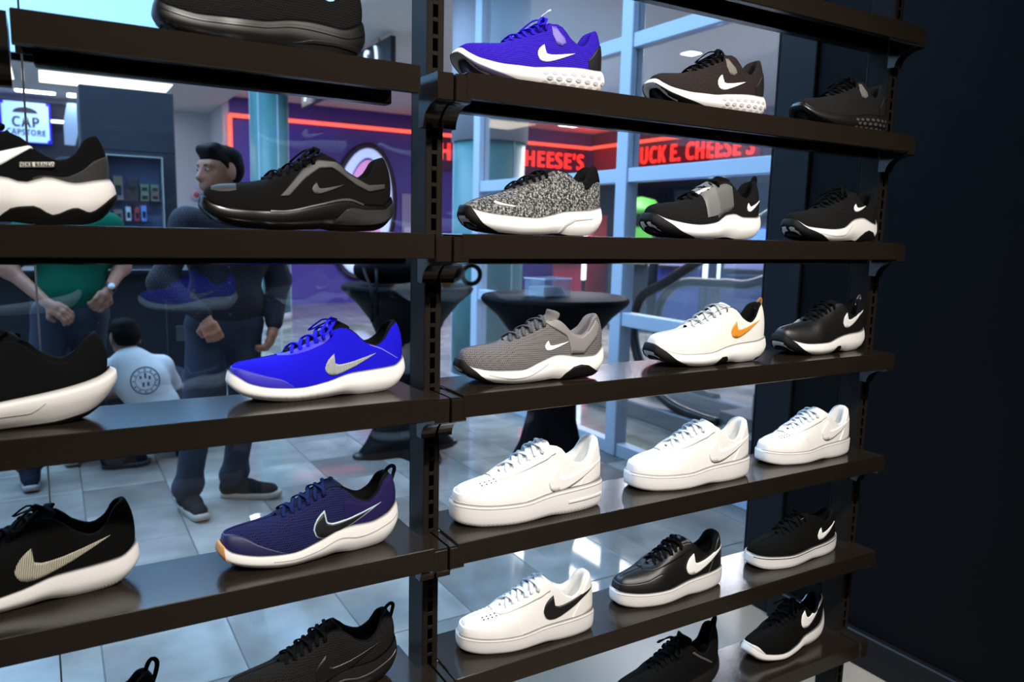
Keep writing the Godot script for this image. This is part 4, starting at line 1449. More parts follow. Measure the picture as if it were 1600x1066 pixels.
func mall_floor() -> void:
	var f := struct_node("floor_mall", "grey polished stone tile floor of the mall")
	put(box(Vector3(-5.1, -0.1, -13.3), Vector3(11.4, -0.003, -0.715), 0.0), "grout_bed", M.grout, f)
	var cam: Camera3D = get_node("camera")
	var inv := cam.global_transform.affine_inverse() if cam.is_inside_tree() else cam.transform.affine_inverse()
	var rng := RandomNumberGenerator.new()
	rng.seed = 5
	var near := []
	var rest := []
	for i in range(-12, 32):
		for j in range(-1, 31):
			var lo := Vector3(-0.465 + 0.378 * i + 0.002, -0.02, -0.68 - 0.4 * j - 0.4 + 0.002)
			var hi := lo + Vector3(0.374, 0.02, 0.396)
			lo.x = maxf(lo.x, -5.0)
			hi.x = minf(hi.x, 11.3)
			lo.z = maxf(lo.z, -13.2)
			hi.z = minf(hi.z, -0.717)
			if hi.x - lo.x < 0.02 or hi.z - lo.z < 0.02:
				continue
			var c := inv * ((lo + hi) / 2)
			var seen := c.z < -0.5 and absf(c.x / -c.z) < 0.72 and absf(c.y / -c.z) < 0.5
			if seen:
				near.append([c.length(), lo, hi])
			else:
				rest.append([lo, hi])
	near.sort_custom(func(a, b): return a[0] < b[0])
	for k in near.size():
		if k < 290:
			var lo: Vector3 = near[k][1]
			var hi: Vector3 = near[k][2]
			put(box(lo - lo, hi - lo, 0.0018), "tile", M.tiles[rng.randi_range(0, 3)], f, lo)
		else:
			rest.append([near[k][1], near[k][2]])
	var st := begin()
	for r in rest:
		bev(st, r[0], r[1], 0.0018)
	var o := put(done(st), "far_tiles", M.tiles[1], f)
	o.set_meta("kind", "stuff")


func on_plane_text(words: String, height: float, depth: float, m: Material, parent: Node3D, at: Vector3, turn: Vector3, stretch := 1.0) -> MeshInstance3D:
	var o := put(lettering(words, height, depth), "lettering", m, parent, at, turn)
	if stretch > 0.0:
		o.scale = Vector3(stretch / o.mesh.get_aabb().size.x, 1, 1)
	return o


func build_mall_things() -> void:
	# glass partition at right angles to the shop window
	var frame := mat(Color(0.72, 0.78, 0.86), 0.35)
	var w := struct_node("window_2", "tall glass partition with pale blue metal frame")
	for z in [-4.2, -2.42, -0.96]:
		put(box(Vector3(2.31, 0, z - 0.05), Vector3(2.4, 3.34, z + 0.05), 0.004), "mullion", frame, w)
	for y in [0.0, 0.79, 1.62, 2.36, 3.26]:
		for z in [[-4.15, -2.47], [-2.37, -1.01]]:
			put(box(Vector3(2.32, y, z[0]), Vector3(2.39, y + 0.08, z[1]), 0.004), "rail", frame, w)
	for z in [[-4.15, -2.47], [-2.37, -1.01]]:
		for y in [[0.08, 0.79], [0.87, 1.62], [1.70, 2.36], [2.44, 3.26]]:
			put(box(Vector3(2.351, y[0], z[0]), Vector3(2.357, y[1], z[1]), 0.0), "pane", M.pane, w)
	# columns
	var teal := mat(Color(0.3, 0.5, 0.52), 0.4)
	for c in [[Vector3(2.66, 0, -4.62), 0.3, 2.05, "teal glazed column at the end of the glass partition"], [Vector3(2.12, 0, -9.9), 0.25, 3.2, "distant teal glazed column behind the dotted-shirt person"]]:
		var t := thing("column", c[3], "column", c[0], 0.0, "mall columns")
		var r: float = c[1]
		put(lathe([[0.001, 0.0], [r, 0.0], [r, c[2]], [0.001, c[2]]], 40), "shaft", teal, t)
		put(lathe([[0.001, 0.0], [r + 0.012, 0.0], [r + 0.012, 0.1], [r, 0.11]], 40), "base_ring", M.lilac_wall, t)
		put(lathe([[0.001, c[2]], [r + 0.02, c[2]], [r + 0.02, 3.34], [0.001, 3.34]], 40), "upper_cladding", M.lilac_wall, t)
		for k in 6:
			var a := TAU * k / 6 + 0.3
			put(box(Vector3(cos(a) * r - 0.006, 0.1, sin(a) * r - 0.006), Vector3(cos(a) * r + 0.006, c[2], sin(a) * r + 0.006), 0.002), "joint_strip", frame, t)
	# neon outline of the shopfront
	var red := glow(Color(1.0, 0.36, 0.28), 1.6)
	var n := thing("neon_tube", "red neon line along the top of the violet shopfront", "neon", Vector3(2.0, 3.04, -11.93), 0.0, "neon outline")
	var st := begin()
	tube(st, [Vector3(0, -1.6, 0), Vector3(0, 0, 0)], 0.032, 10)
	put(done(st), "upright_tube", red, n)
	st = begin()
	tube(st, [Vector3(0, 0, 0), Vector3(7.1, 0, 0)], 0.032, 10)
	put(done(st), "long_tube", red, n)
	n = thing("neon_tube", "red neon line above the arcade sign beyond the partition", "neon", Vector3(9.1, 3.05, -11.9), 0.0, "neon outline")
	st = begin()
	tube(st, [Vector3(0, 0, 0), Vector3(0, 0.0, 4.4)], 0.032, 10)
	put(done(st), "long_tube", red, n)
	var om := OmniLight3D.new()
	om.name = "neon_spill"
	om.light_color = Color(1.0, 0.2, 0.14)
	om.light_energy = 0.35
	om.light_size = 0.3
	om.omni_range = 8.0
	om.shadow_enabled = true
	om.position = Vector3(8.6, 2.95, -11.3)
	add_child(om)
	# the two arcade signs that meet in the corner
	var board := mat(Color(0.42, 0.06, 0.13), 0.5)
	var lit := glow(Color(1.0, 0.2, 0.16), 1.5)
	var s := thing("arcade_sign", "red lit letter sign on the violet wall, half hidden by the column", "sign", Vector3(7.05, 2.72, -11.97), 0.0, "arcade signs")
	put(box(Vector3(-1.9, -0.32, -0.02), Vector3(2.0, 0.28, 0.0), 0.004), "sign_board", mat(Color(0.24, 0.1, 0.3), 0.5), s)
	on_plane_text("CHUCK E. CHEESE'S", 0.3, 0.02, lit, s, Vector3(0.1, 0.02, 0.05), Vector3.ZERO, 3.5)
	s = thing("arcade_sign", "red lit letter sign on a dark red board right of the partition mullion", "sign", Vector3(9.12, 2.74, -9.55), 0.0, "arcade signs")
	put(box(Vector3(0.0, -0.4, -2.3), Vector3(0.03, 0.25, 2.05), 0.004), "sign_board", board, s)
	on_plane_text("CHUCK E. CHEESE'S", 0.3, 0.02, lit, s, Vector3(-0.05, 0.03, 0.34), Vector3(0, -PI / 2, 0), 3.25)
	# lit ring and panels on the violet wall
	s = thing("ring_sign", "tall lit white and pink ring on the violet shopfront", "sign", Vector3(4.2, 1.6, -11.96), 0.0)
	for part in [["dark_border", 1.2, 0.62, 0.09, mat(Color(0.06, 0.05, 0.12), 0.5), 0.0], ["white_band", 1.1, 0.52, 0.16, glow(Color(0.72, 0.8, 1.0), 0.75), 0.02], ["pink_centre", 0.9, 0.34, 0.4, glow(Color(0.86, 0.6, 0.86), 0.6), 0.04]]:
		st = begin()
		var rows := []
		for k in 49:
			var a := TAU * k / 48
			var row := PackedVector3Array()
			for q in [[0.0, 0.0], [0.0, 0.03], [1.0, 0.03], [1.0, 0.0]]:
				var ry: float = part[1] - part[3] * q[0]
				var rx: float = maxf(0.01, part[2] - part[3] * q[0])
				row.append(Vector3(cos(a) * rx, sin(a) * ry, q[1] + part[5]).rotated(Vector3(0, 0, 1), -0.12))
			rows.append(row)
		grid(st, rows)
		put(done(st), part[0], part[4], s)
	for p in [[Vector3(5.15, 1.5, -11.97), 0.42, 0.9, Color(0.5, 0.46, 0.6), "pale lilac poster right of the lit ring"], [Vector3(3.05, 1.6, -11.97), 0.36, 0.7, Color(0.52, 0.48, 0.62), "pale lilac poster left of the lit ring"]]:
		s = thing("poster", p[4], "poster", p[0], 0.0, "posters on the violet wall")
		put(box(Vector3(-p[1] / 2, -p[2] / 2, -0.01), Vector3(p[1] / 2, p[2] / 2, 0.012), 0.003), "sheet", mat(p[3], 0.6), s)
		put(box(Vector3(-p[1] / 2 + 0.04, -p[2] / 2 + 0.06, 0.012), Vector3(p[1] / 2 - 0.04, -p[2] / 2 + 0.3, 0.016), 0.001), "printed_block", mat(Color(0.7, 0.68, 0.78), 0.6), s)
	# cap stall
	s = thing("cap_sign", "square white lightbox sign with notched corners lettered CAP CAPSTORE", "sign", Vector3(-0.768, 2.78, -12.9))
	var notch := poly([[-0.3, -0.25], [-0.27, -0.25], [-0.27, -0.29], [0.27, -0.29], [0.27, -0.25], [0.3, -0.25], [0.3, 0.25], [0.27, 0.25], [0.27, 0.29], [-0.27, 0.29], [-0.27, 0.25], [-0.3, 0.25]])
	put(prism(notch, 0.0, 0.06), "light_face", glow(Color(0.62, 0.8, 1.0), 0.85), s)
	put(box(Vector3(-0.33, -0.3, -0.04), Vector3(0.33, 0.3, -0.005), 0.004), "blue_backlight", glow(Color(0.12, 0.05, 0.9), 0.6), s)
	var ink := mat(Color(0.16, 0.15, 0.22), 0.6)
	on_plane_text("CAP", 0.15, 0.01, ink, s, Vector3(0.0, -0.005, 0.065), Vector3.ZERO, 0.35)
	on_plane_text("CAPSTORE", 0.085, 0.01, mat(Color(0.12, 0.16, 0.4), 0.6), s, Vector3(0.0, -0.155, 0.065), Vector3.ZERO, 0.5)
	var dome := PackedVector2Array()
	for k in 17:
		var a := PI * k / 16
		dome.append(Vector2(cos(a) * 0.16, sin(a) * 0.085 + 0.13))
	put(prism(dome, 0.06, 0.068), "cap_emblem", ink, s)
	s = thing("cap_stall", "dark stall front below the cap sign", "stall", Vector3(-1.05, 0, -13.15))
	put(box(Vector3(-1.2, 0.0, -0.04), Vector3(1.1, 3.12, 0.04), 0.004), "dark_front", mat(Color(0.11, 0.12, 0.2), 0.5), s)
	put(box(Vector3(-1.2, 1.05, 0.04), Vector3(1.1, 1.1, 0.4), 0.004), "counter_ledge", M.white_paint, s)
	for k in 3:
		put(box(Vector3(-1.1, 1.5 + k * 0.33, 0.04), Vector3(1.0, 1.52 + k * 0.33, 0.2), 0.003), "shelf_board", mat(Color(0.2, 0.22, 0.32), 0.5), s)
	s = thing("bar_lamp", "short white bar lamp right of the cap sign", "lamp", Vector3(-0.345, 2.83, -12.95))
	put(box(Vector3(-0.1, -0.02, 0.0), Vector3(0.1, 0.02, 0.04), 0.006), "lamp_tube", glow(Color(0.85, 0.9, 1.0), 4.0), s)
	put(box(Vector3(-0.11, -0.025, -0.06), Vector3(0.11, 0.025, 0.0), 0.004), "housing", M.black_metal, s)
	s = thing("hanging_banner", "slanted pale blue banner beside the dark kiosk", "banner", Vector3(-0.16, 2.78, -12.6))
	put(prism(poly([[-0.12, -0.32], [0.02, -0.32], [0.1, 0.0], [0.1, 0.3], [-0.06, 0.3], [-0.12, 0.0]]), 0.0, 0.02), "sheet", mat(Color(0.62, 0.76, 0.95), 0.6), s)
	put(box(Vector3(-0.02, 0.3, 0.005), Vector3(-0.01, 0.42, 0.015), 0.001), "hanger", M.black_metal, s)
	# round alarm on the pale wall
	s = thing("wall_alarm", "small round red alarm on the pale wall", "alarm", Vector3(1.655, 1.81, -13.19))
	var disc := put(lathe([[0.001, 0.0], [0.1, 0.0], [0.1, 0.03], [0.07, 0.05], [0.001, 0.05]], 24), "disc", mat(Color(0.66, 0.6, 0.66), 0.5), s)
	disc.rotation.x = PI / 2
	disc = put(lathe([[0.001, 0.05], [0.05, 0.05], [0.04, 0.07], [0.001, 0.07]], 24), "red_dome", mat(Color(0.6, 0.2, 0.25), 0.5), s)
	disc.rotation.x = PI / 2
	# hanging sign under the ceiling
	s = thing("hanging_sign", "long black sign hung under the ceiling with bright white letter strokes", "sign", Vector3(2.6, 3.12, -8.2))
	put(box(Vector3(-0.03, -0.16, -1.7), Vector3(0.03, 0.17, 1.6), 0.004), "sign_body", mat(Color(0.09, 0.1, 0.13), 0.4), s)
	var stroke := glow(Color(0.8, 0.88, 1.0), 1.5)
	put(lettering("S", 0.2, 0.02), "letter", stroke, s, Vector3(-0.04, 0.03, 0.92), Vector3(0, -PI / 2, 0))
	put(lettering(")", 0.2, 0.02), "letter", stroke, s, Vector3(-0.04, 0.03, 1.2), Vector3(0, -PI / 2, 0))
	put(lettering("/", 0.2, 0.02), "letter", stroke, s, Vector3(-0.04, 0.0, -1.45), Vector3(0, -PI / 2, 0))
	for z in [-1.2, 1.2]:
		put(box(Vector3(-0.006, 0.17, z - 0.006), Vector3(0.006, 0.225, z + 0.006), 0.001), "hanger", M.black_metal, s)
	kiosk()
	cocktail_tables()
	escalator()
	arcade()


func kiosk() -> void:
	var dark := surfaced(Color(0.13, 0.16, 0.21), 0.45, "grain_normal", 3.0, 0.15)
	var t := thing("kiosk_tower", "tall dark blue-grey kiosk tower holding a small display case", "kiosk", Vector3(-0.068, 0, -4.7))
	put(box(Vector3(-0.273, 0.0, -0.25), Vector3(0.273, 2.17, 0.22), 0.005), "body", dark, t)
	put(box(Vector3(-0.273, 1.78, 0.22), Vector3(0.273, 1.785, 0.223), 0.001), "panel_joint", M.hollow, t)
	var c := thing("display_case", "shallow lit display case of small boxed goods on the dark kiosk", "display case", Vector3(-0.052, 1.46, -4.45))
	var white := mat(Color(0.6, 0.62, 0.62), 0.4)
	put(box(Vector3(-0.165, -0.27, -0.025), Vector3(0.165, 0.285, -0.02), 0.001), "back_panel", mat(Color(0.3, 0.36, 0.5), 0.5), c)
	put(box(Vector3(-0.165, 0.277, -0.02), Vector3(0.165, 0.285, 0.08), 0.001), "frame_bar", white, c)
	put(box(Vector3(-0.165, -0.278, -0.02), Vector3(0.165, -0.27, 0.08), 0.001), "frame_bar", white, c)
	put(box(Vector3(0.157, -0.27, -0.02), Vector3(0.165, 0.277, 0.08), 0.001), "frame_bar", white, c)
	put(box(Vector3(-0.165, -0.27, -0.02), Vector3(-0.157, 0.277, 0.08), 0.001), "frame_bar", white, c)
	put(box(Vector3(-0.157, 0.0, -0.02), Vector3(0.157, 0.004, 0.06), 0.0005), "glass_shelf", M.pane, c)
	put(box(Vector3(-0.157, -0.13, -0.02), Vector3(0.157, -0.126, 0.06), 0.0005), "glass_shelf", M.pane, c)
	put(box(Vector3(-0.157, -0.27, 0.072), Vector3(0.157, 0.277, 0.075), 0.0), "front_pane", M.pane, c)
	var goods := [[-0.125, 0.004, 0.055, 0.15, Color(0.5, 0.46, 0.38), "tan and dark boxed speaker with a pale ring in the display case"], [-0.045, 0.004, 0.062, 0.14, Color(0.24, 0.23, 0.24), "plain dark boxed speaker in the display case"],
		[0.03, 0.004, 0.05, 0.055, Color(0.5, 0.53, 0.46), "lower pale green box with a dark round print in the display case"], [0.09, 0.004, 0.05, 0.055, Color(0.5, 0.44, 0.4), "lower brownish box at the side of the display case"], [0.03, 0.06, 0.05, 0.05, Color(0.44, 0.52, 0.4), "upper green box stacked in the display case"], [0.09, 0.06, 0.05, 0.05, Color(0.46, 0.52, 0.46), "upper box with dark round print at the side of the display case"],
		[-0.13, -0.126, 0.05, 0.07, Color(0.55, 0.5, 0.5), "box with reddish print on the middle shelf of the display case"], [-0.06, -0.126, 0.03, 0.09, Color(0.8, 0.84, 0.9), "slim white bottle on the middle shelf of the display case"], [-0.01, -0.126, 0.03, 0.085, Color(0.7, 0.25, 0.3), "slim red box on the middle shelf of the display case"], [0.03, -0.126, 0.03, 0.1, Color(0.45, 0.62, 0.95), "slim light blue box on the middle shelf of the display case"],
		[-0.13, -0.27, 0.05, 0.07, Color(0.46, 0.52, 0.42), "greenish box on the bottom of the display case"], [-0.06, -0.27, 0.055, 0.07, Color(0.4, 0.52, 0.6), "blue-grey box on the bottom of the display case"], [0.015, -0.27, 0.055, 0.07, Color(0.25, 0.45, 0.75), "bright blue box on the bottom of the display case"], [0.09, -0.27, 0.055, 0.065, Color(0.58, 0.62, 0.4), "yellow-green box on the bottom of the display case"]]
	for g in goods:
		var b := thing("boxed_product", g[5], "box", Vector3(-0.052 + g[0] + g[2] / 2, 1.46 + g[1], -4.43), 0.0, "goods in the display case")
		put(box(Vector3(-g[2] / 2, 0.0, -0.02), Vector3(g[2] / 2, g[3], 0.02), 0.002), "carton", mat(g[4], 0.5), b)
		put(box(Vector3(-g[2] * 0.32, g[3] * 0.2, 0.02), Vector3(g[2] * 0.32, g[3] * 0.62, 0.0212), 0.0004), "printed_panel", mat(Color(0.13, 0.13, 0.15) if g[4].get_luminance() > 0.2 else Color(0.34, 0.36, 0.4), 0.5), b)
	var d := thing("kiosk_counter", "long dark kiosk counter behind the crouching person", "counter", Vector3(0.1, 0, -4.05))
	put(box(Vector3(-1.5, 1.02, -0.28), Vector3(0.32, 1.05, 0.16), 0.004), "worktop", mat(Color(0.09, 0.105, 0.14), 0.3), d)
	put(box(Vector3(-1.47, 0.05, -0.26), Vector3(0.29, 1.02, 0.1), 0.004), "cabinet", mat(Color(0.07, 0.085, 0.12), 0.5), d)
	put(box(Vector3(-1.45, 0.0, -0.24), Vector3(0.27, 0.05, 0.06), 0.002), "plinth", M.black_metal, d)
	for x in [-1.1, -0.75, -0.4, -0.05]:
		put(box(Vector3(x - 0.004, 0.08, 0.1), Vector3(x + 0.004, 0.99, 0.106), 0.001), "panel_strip", mat(Color(0.2, 0.22, 0.26), 0.4), d)
	put(box(Vector3(0.0, 0.6, 0.1), Vector3(0.22, 0.7, 0.108), 0.002), "pale_panel", mat(Color(0.24, 0.25, 0.26), 0.5), d)


func cocktail_tables() -> void:
	var black := matt(surfaced(Color(0.035, 0.038, 0.055), 0.55, "weave_normal", 30.0, 0.2))
	for q in [[Vector3(1.69, 0, -2.14), 0.3, "black stretch-covered tall table with a clear box on it"], [Vector3(1.25, 0, -3.03), 0.1, "farther black stretch-covered tall table with a black bag on it"]]:
		var t := thing("cocktail_table", q[2], "table", q[0], q[1], "tall tables with black stretch covers")
		var st := begin()
		var rows := []
		var prof := [[0.375, 1.0, 0.0], [0.385, 0.985, 0.0], [0.375, 0.965, 0.0], [0.3, 0.9, 0.0], [0.225, 0.8, 0.02], [0.165, 0.66, 0.06], [0.14, 0.5, 0.12], [0.15, 0.36, 0.2], [0.2, 0.2, 0.32], [0.27, 0.08, 0.42], [0.32, 0.02, 0.48], [0.33, 0.0, 0.5]]
		for p in prof:
			var ring := PackedVector3Array()
			for k in 64:
				var a := TAU * k / 64
				var r: float = p[0] * (1.0 - p[2] * (0.5 - 0.5 * cos(4.0 * a)))
				ring.append(Vector3(cos(a) * r, p[1], sin(a) * r))
			rows.append(ring)
		grid(st, rows, true)
		put(done(st), "stretch_cover", black, t)
		put(lathe([[0.001, 0.985], [0.374, 0.985], [0.377, 1.0], [0.37, 1.004], [0.001, 1.004]], 48), "tabletop", black, t)
		for k in 4:
			var a := TAU * k / 4
			put(lathe([[0.001, 0.0], [0.04, 0.0], [0.045, 0.015], [0.03, 0.03], [0.001, 0.032]], 16), "foot_cup", M.black_metal, t, Vector3(cos(a) * 0.31, 0.0, sin(a) * 0.31))
	var b := thing("clear_box", "clear plastic box of papers on the nearer tall table", "box", Vector3(1.63, 1.005, -2.12), 0.25)
	put(box(Vector3(-0.1, 0.0, -0.07), Vector3(0.1, 0.085, 0.07), 0.003), "tub", glass(0.3, Color(0.75, 0.85, 0.95)), b)
	put(box(Vector3(-0.105, 0.085, -0.075), Vector3(0.105, 0.093, 0.075), 0.003), "lid", glass(0.45, Color(0.8, 0.88, 0.95)), b)
	for k in 4:
		put(box(Vector3(-0.085, 0.006 + k * 0.011, -0.055), Vector3(0.08 - k * 0.01, 0.015 + k * 0.011, 0.05), 0.001), "paper_stack", mat(Color(0.72, 0.76, 0.8), 0.8), b)
	# soft black bag with a round handle and hanging straps
	var bag := thing("black_bag", "soft black bag with a looped handle lying on the farther table", "bag", Vector3(1.25, 1.016, -3.0), -0.15)
	var body := sdf_mesh([{"c": Vector3(0.0, 0.08, 0), "r": Vector3(0.24, 0.09, 0.12)}, {"c": Vector3(0.17, 0.07, 0.02), "r": Vector3(0.16, 0.085, 0.11)}, {"c": Vector3(-0.2, 0.075, 0.0), "r": Vector3(0.13, 0.08, 0.1)}], 0.016, 0.05)
	put(body, "bag_body", black, bag)
	var st2 := begin()
	var loop := []
	for k in 25:
		var a := TAU * k / 24
		loop.append(Vector3(0.36 + cos(a) * 0.055, 0.05 + sin(a) * 0.055, 0.05))
	tube(st2, loop, 0.014, 8, 1.0, Vector3(0, 0, 1))
	put(done(st2), "loop_handle", black, bag)
	for k in 2:
		st2 = begin()
		tube(st2, curve_pts([Vector3(-0.28 + k * 0.07, 0.09, 0.05), Vector3(-0.3 + k * 0.06, 0.06, 0.2), Vector3(-0.3 + k * 0.05, -0.03, 0.36 - k * 0.1), Vector3(-0.3 + k * 0.05, -0.18 + k * 0.02, 0.37 - k * 0.1)], 14), 0.009, 8, 0.4)
		put(done(st2), "hanging_strap", black, bag)


func escalator() -> void:
	var e := thing("escalator", "escalator with black handrails and glass sides beyond the partition", "escalator", Vector3(3.4, 0, -3.0))
	var rubber := mat(Color(0.05, 0.055, 0.06), 0.3)
	var a := [Vector3(3.1, 0.13, -2.3), Vector3(3.1, 0.16, -2.723), Vector3(3.1, 0.267, -2.981), Vector3(3.1, 0.434, -3.12), Vector3(3.1, 0.6, -3.18), Vector3(3.1, 0.753, -3.175), Vector3(3.1, 0.89, -3.1), Vector3(3.1, 0.985, -2.9), Vector3(3.1, 1.144, -2.601), Vector3(3.1, 1.30, -2.3), Vector3(3.1, 1.9, -1.2)]
	var b := [Vector3(3.7, 0.12, -2.9), Vector3(3.7, 0.16, -3.3), Vector3(3.7, 0.278, -3.519), Vector3(3.7, 0.5, -3.608), Vector3(3.7, 0.743, -3.593), Vector3(3.7, 0.89, -3.48), Vector3(3.7, 0.965, -3.3), Vector3(3.7, 0.985, -2.9), Vector3(3.7, 1.05, -2.5), Vector3(3.7, 1.6, -1.4)]
	for r in [a, b]:
		var keys := []
		for p in r:
			keys.append(p - e.position)
		var st := begin()
		tube(st, curve_pts(keys, 60), 0.036, 10, 1.0, Vector3(1, 0, 0))
		put(done(st), "handrail", rubber, e)
		var outline := PackedVector2Array()
		for p in keys:
			outline.append(Vector2(-p.z, p.y))
		outline.append(Vector2(-keys[-1].z, 0.02))
		outline.append(Vector2(-keys[0].z, 0.02))
		var m := prism(outline, 0.0, 0.01)
		var g := put(m, "glass_side", glass(0.06, Color(0.75, 0.85, 0.88)), e, Vector3(keys[0].x - 0.005, 0, 0), Vector3(0, PI / 2, 0))
		g.name = "glass_side"
		put(box(Vector3(keys[0].x - 0.06, 0.0, -0.65), Vector3(keys[0].x + 0.06, 0.12, 1.9), 0.01), "skirt", mat(Color(0.5, 0.52, 0.54), 0.35, 0.6), e)
	for k in 6:
		put(box(Vector3(-0.22, 0.0 if k == 0 else 0.17 * (k - 1) + 0.02, 0.35 + 0.27 * k), Vector3(0.22, 0.17 * k + 0.02, 0.62 + 0.27 * k), 0.004), "step", mat(Color(0.35, 0.36, 0.38), 0.4, 0.5), e)


func arcade() -> void:
	# game machines in the arcade, a few pixels each
	var list := [[Vector3(6.5, 0, -7.2), Color(0.14, 0.2, 0.24), Color(0.3, 0.6, 0.25), "game machine with a green dome top", true], [Vector3(6.75, 0, -6.5), Color(0.15, 0.2, 0.5), Color(0.25, 0.4, 1.0), "dark blue game machine right of the green-domed one", false],
		[Vector3(6.5, 0, -8.6), Color(0.5, 0.12, 0.2), Color(0.9, 0.3, 0.5), "red game machine with a pink screen", false], [Vector3(7.4, 0, -8.4), Color(0.2, 0.2, 0.3), Color(0.9, 0.5, 0.2), "dark game machine with an orange screen", false], [Vector3(7.0, 0, -5.6), Color(0.12, 0.16, 0.4), Color(0.3, 0.5, 1.0), "blue game machine nearest the dark jamb", false]]
	for g in list:
		var t := thing("game_machine", g[3], "game machine", g[0], -PI / 2 + 0.5, "machines in the game arcade")
		var body := poly([[-0.35, 0.0], [0.35, 0.0], [0.35, 0.9], [0.2, 1.05], [0.12, 1.45], [0.22, 1.6], [-0.35, 1.6]])
		var cab := put(prism(body, -0.28, 0.28), "cabinet", mat(g[1], 0.5), t)
		cab.rotation.y = -PI / 2
		put(box(Vector3(-0.24, 1.1, 0.14), Vector3(0.24, 1.42, 0.2), 0.004), "screen", glow(g[2], 0.5), t)
		put(box(Vector3(-0.26, 0.9, 0.2), Vector3(0.26, 0.94, 0.42), 0.004), "control_panel", M.black_metal, t)
		if g[4]:
			put(lathe([[0.001, 1.6], [0.3, 1.6], [0.28, 1.7], [0.18, 1.8], [0.001, 1.84]], 24), "dome_top", glow(g[2], 0.08), t)
	for k in 3:  # glowing tubes added in place of reflected shop lights
		var p: Vector3 = [Vector3(6.0, 0.0, -7.8), Vector3(6.0, 0.0, -5.41), Vector3(6.0, 0.0, -5.2)][k]
		var t := thing("reflection_tube", ["added upright white tube for a lamp reflection behind the clear box", "brighter added reflection tube above the escalator", "slimmer added reflection tube beside the brighter one"][k], "lamp", p, 0.0, "upright reflection tubes")
		var st := begin()
		tube(st, [Vector3(0, 0.66 if k == 0 else 0.82, 0), Vector3(0, 1.5, 0)], [0.035, 0.03, 0.018][k], 10)
		put(done(st), "lamp_tube", glow(Color(0.75, 0.85, 1.0), 3.0), t)  # glow stands in for a reflection of the shop lighting
		put(box(Vector3(-0.02, 0.0, -0.02), Vector3(0.02, 0.82 if k else 0.66, 0.02), 0.002), "stand", M.black_metal, t)
		put(box(Vector3(-0.1, 0.0, -0.1), Vector3(0.1, 0.02, 0.1), 0.003), "foot", M.black_metal, t)


# ---------------------------------------------------------------- people
# prims: {a, b, ra, rb} a tapering limb, {c, r, q} an ellipsoid turned by the basis q
func sdf_one(p: Dictionary, x: Vector3) -> float:
	if p.has("a"):
		var ab: Vector3 = p.b - p.a
		var t := clampf((x - p.a).dot(ab) / maxf(ab.length_squared(), 1e-9), 0.0, 1.0)
		return (x - p.a - ab * t).length() - lerpf(p.ra, p.rb, t)
	var d: Vector3 = x - p.c
	if p.has("q"):
		d = d * (p.q as Basis)
	var r: Vector3 = p.r
	var k0 := (d / r).length()
	var k1 := (d / (r * r)).length()
	return k0 * (k0 - 1.0) / maxf(k1, 1e-6)


func sdf_at(prims: Array, x: Vector3, k: float) -> float:
	var f := 1.0
	for p in prims:
		var d := sdf_one(p, x)
		var h := maxf(k - absf(f - d), 0.0) / k
		f = minf(f, d) - h * h * k * 0.25
	return f


func sdf_mesh(prims: Array, cell: float, k: float) -> ArrayMesh:
	var st := begin()
	sdf_add(st, prims, cell, k)
	return done(st)


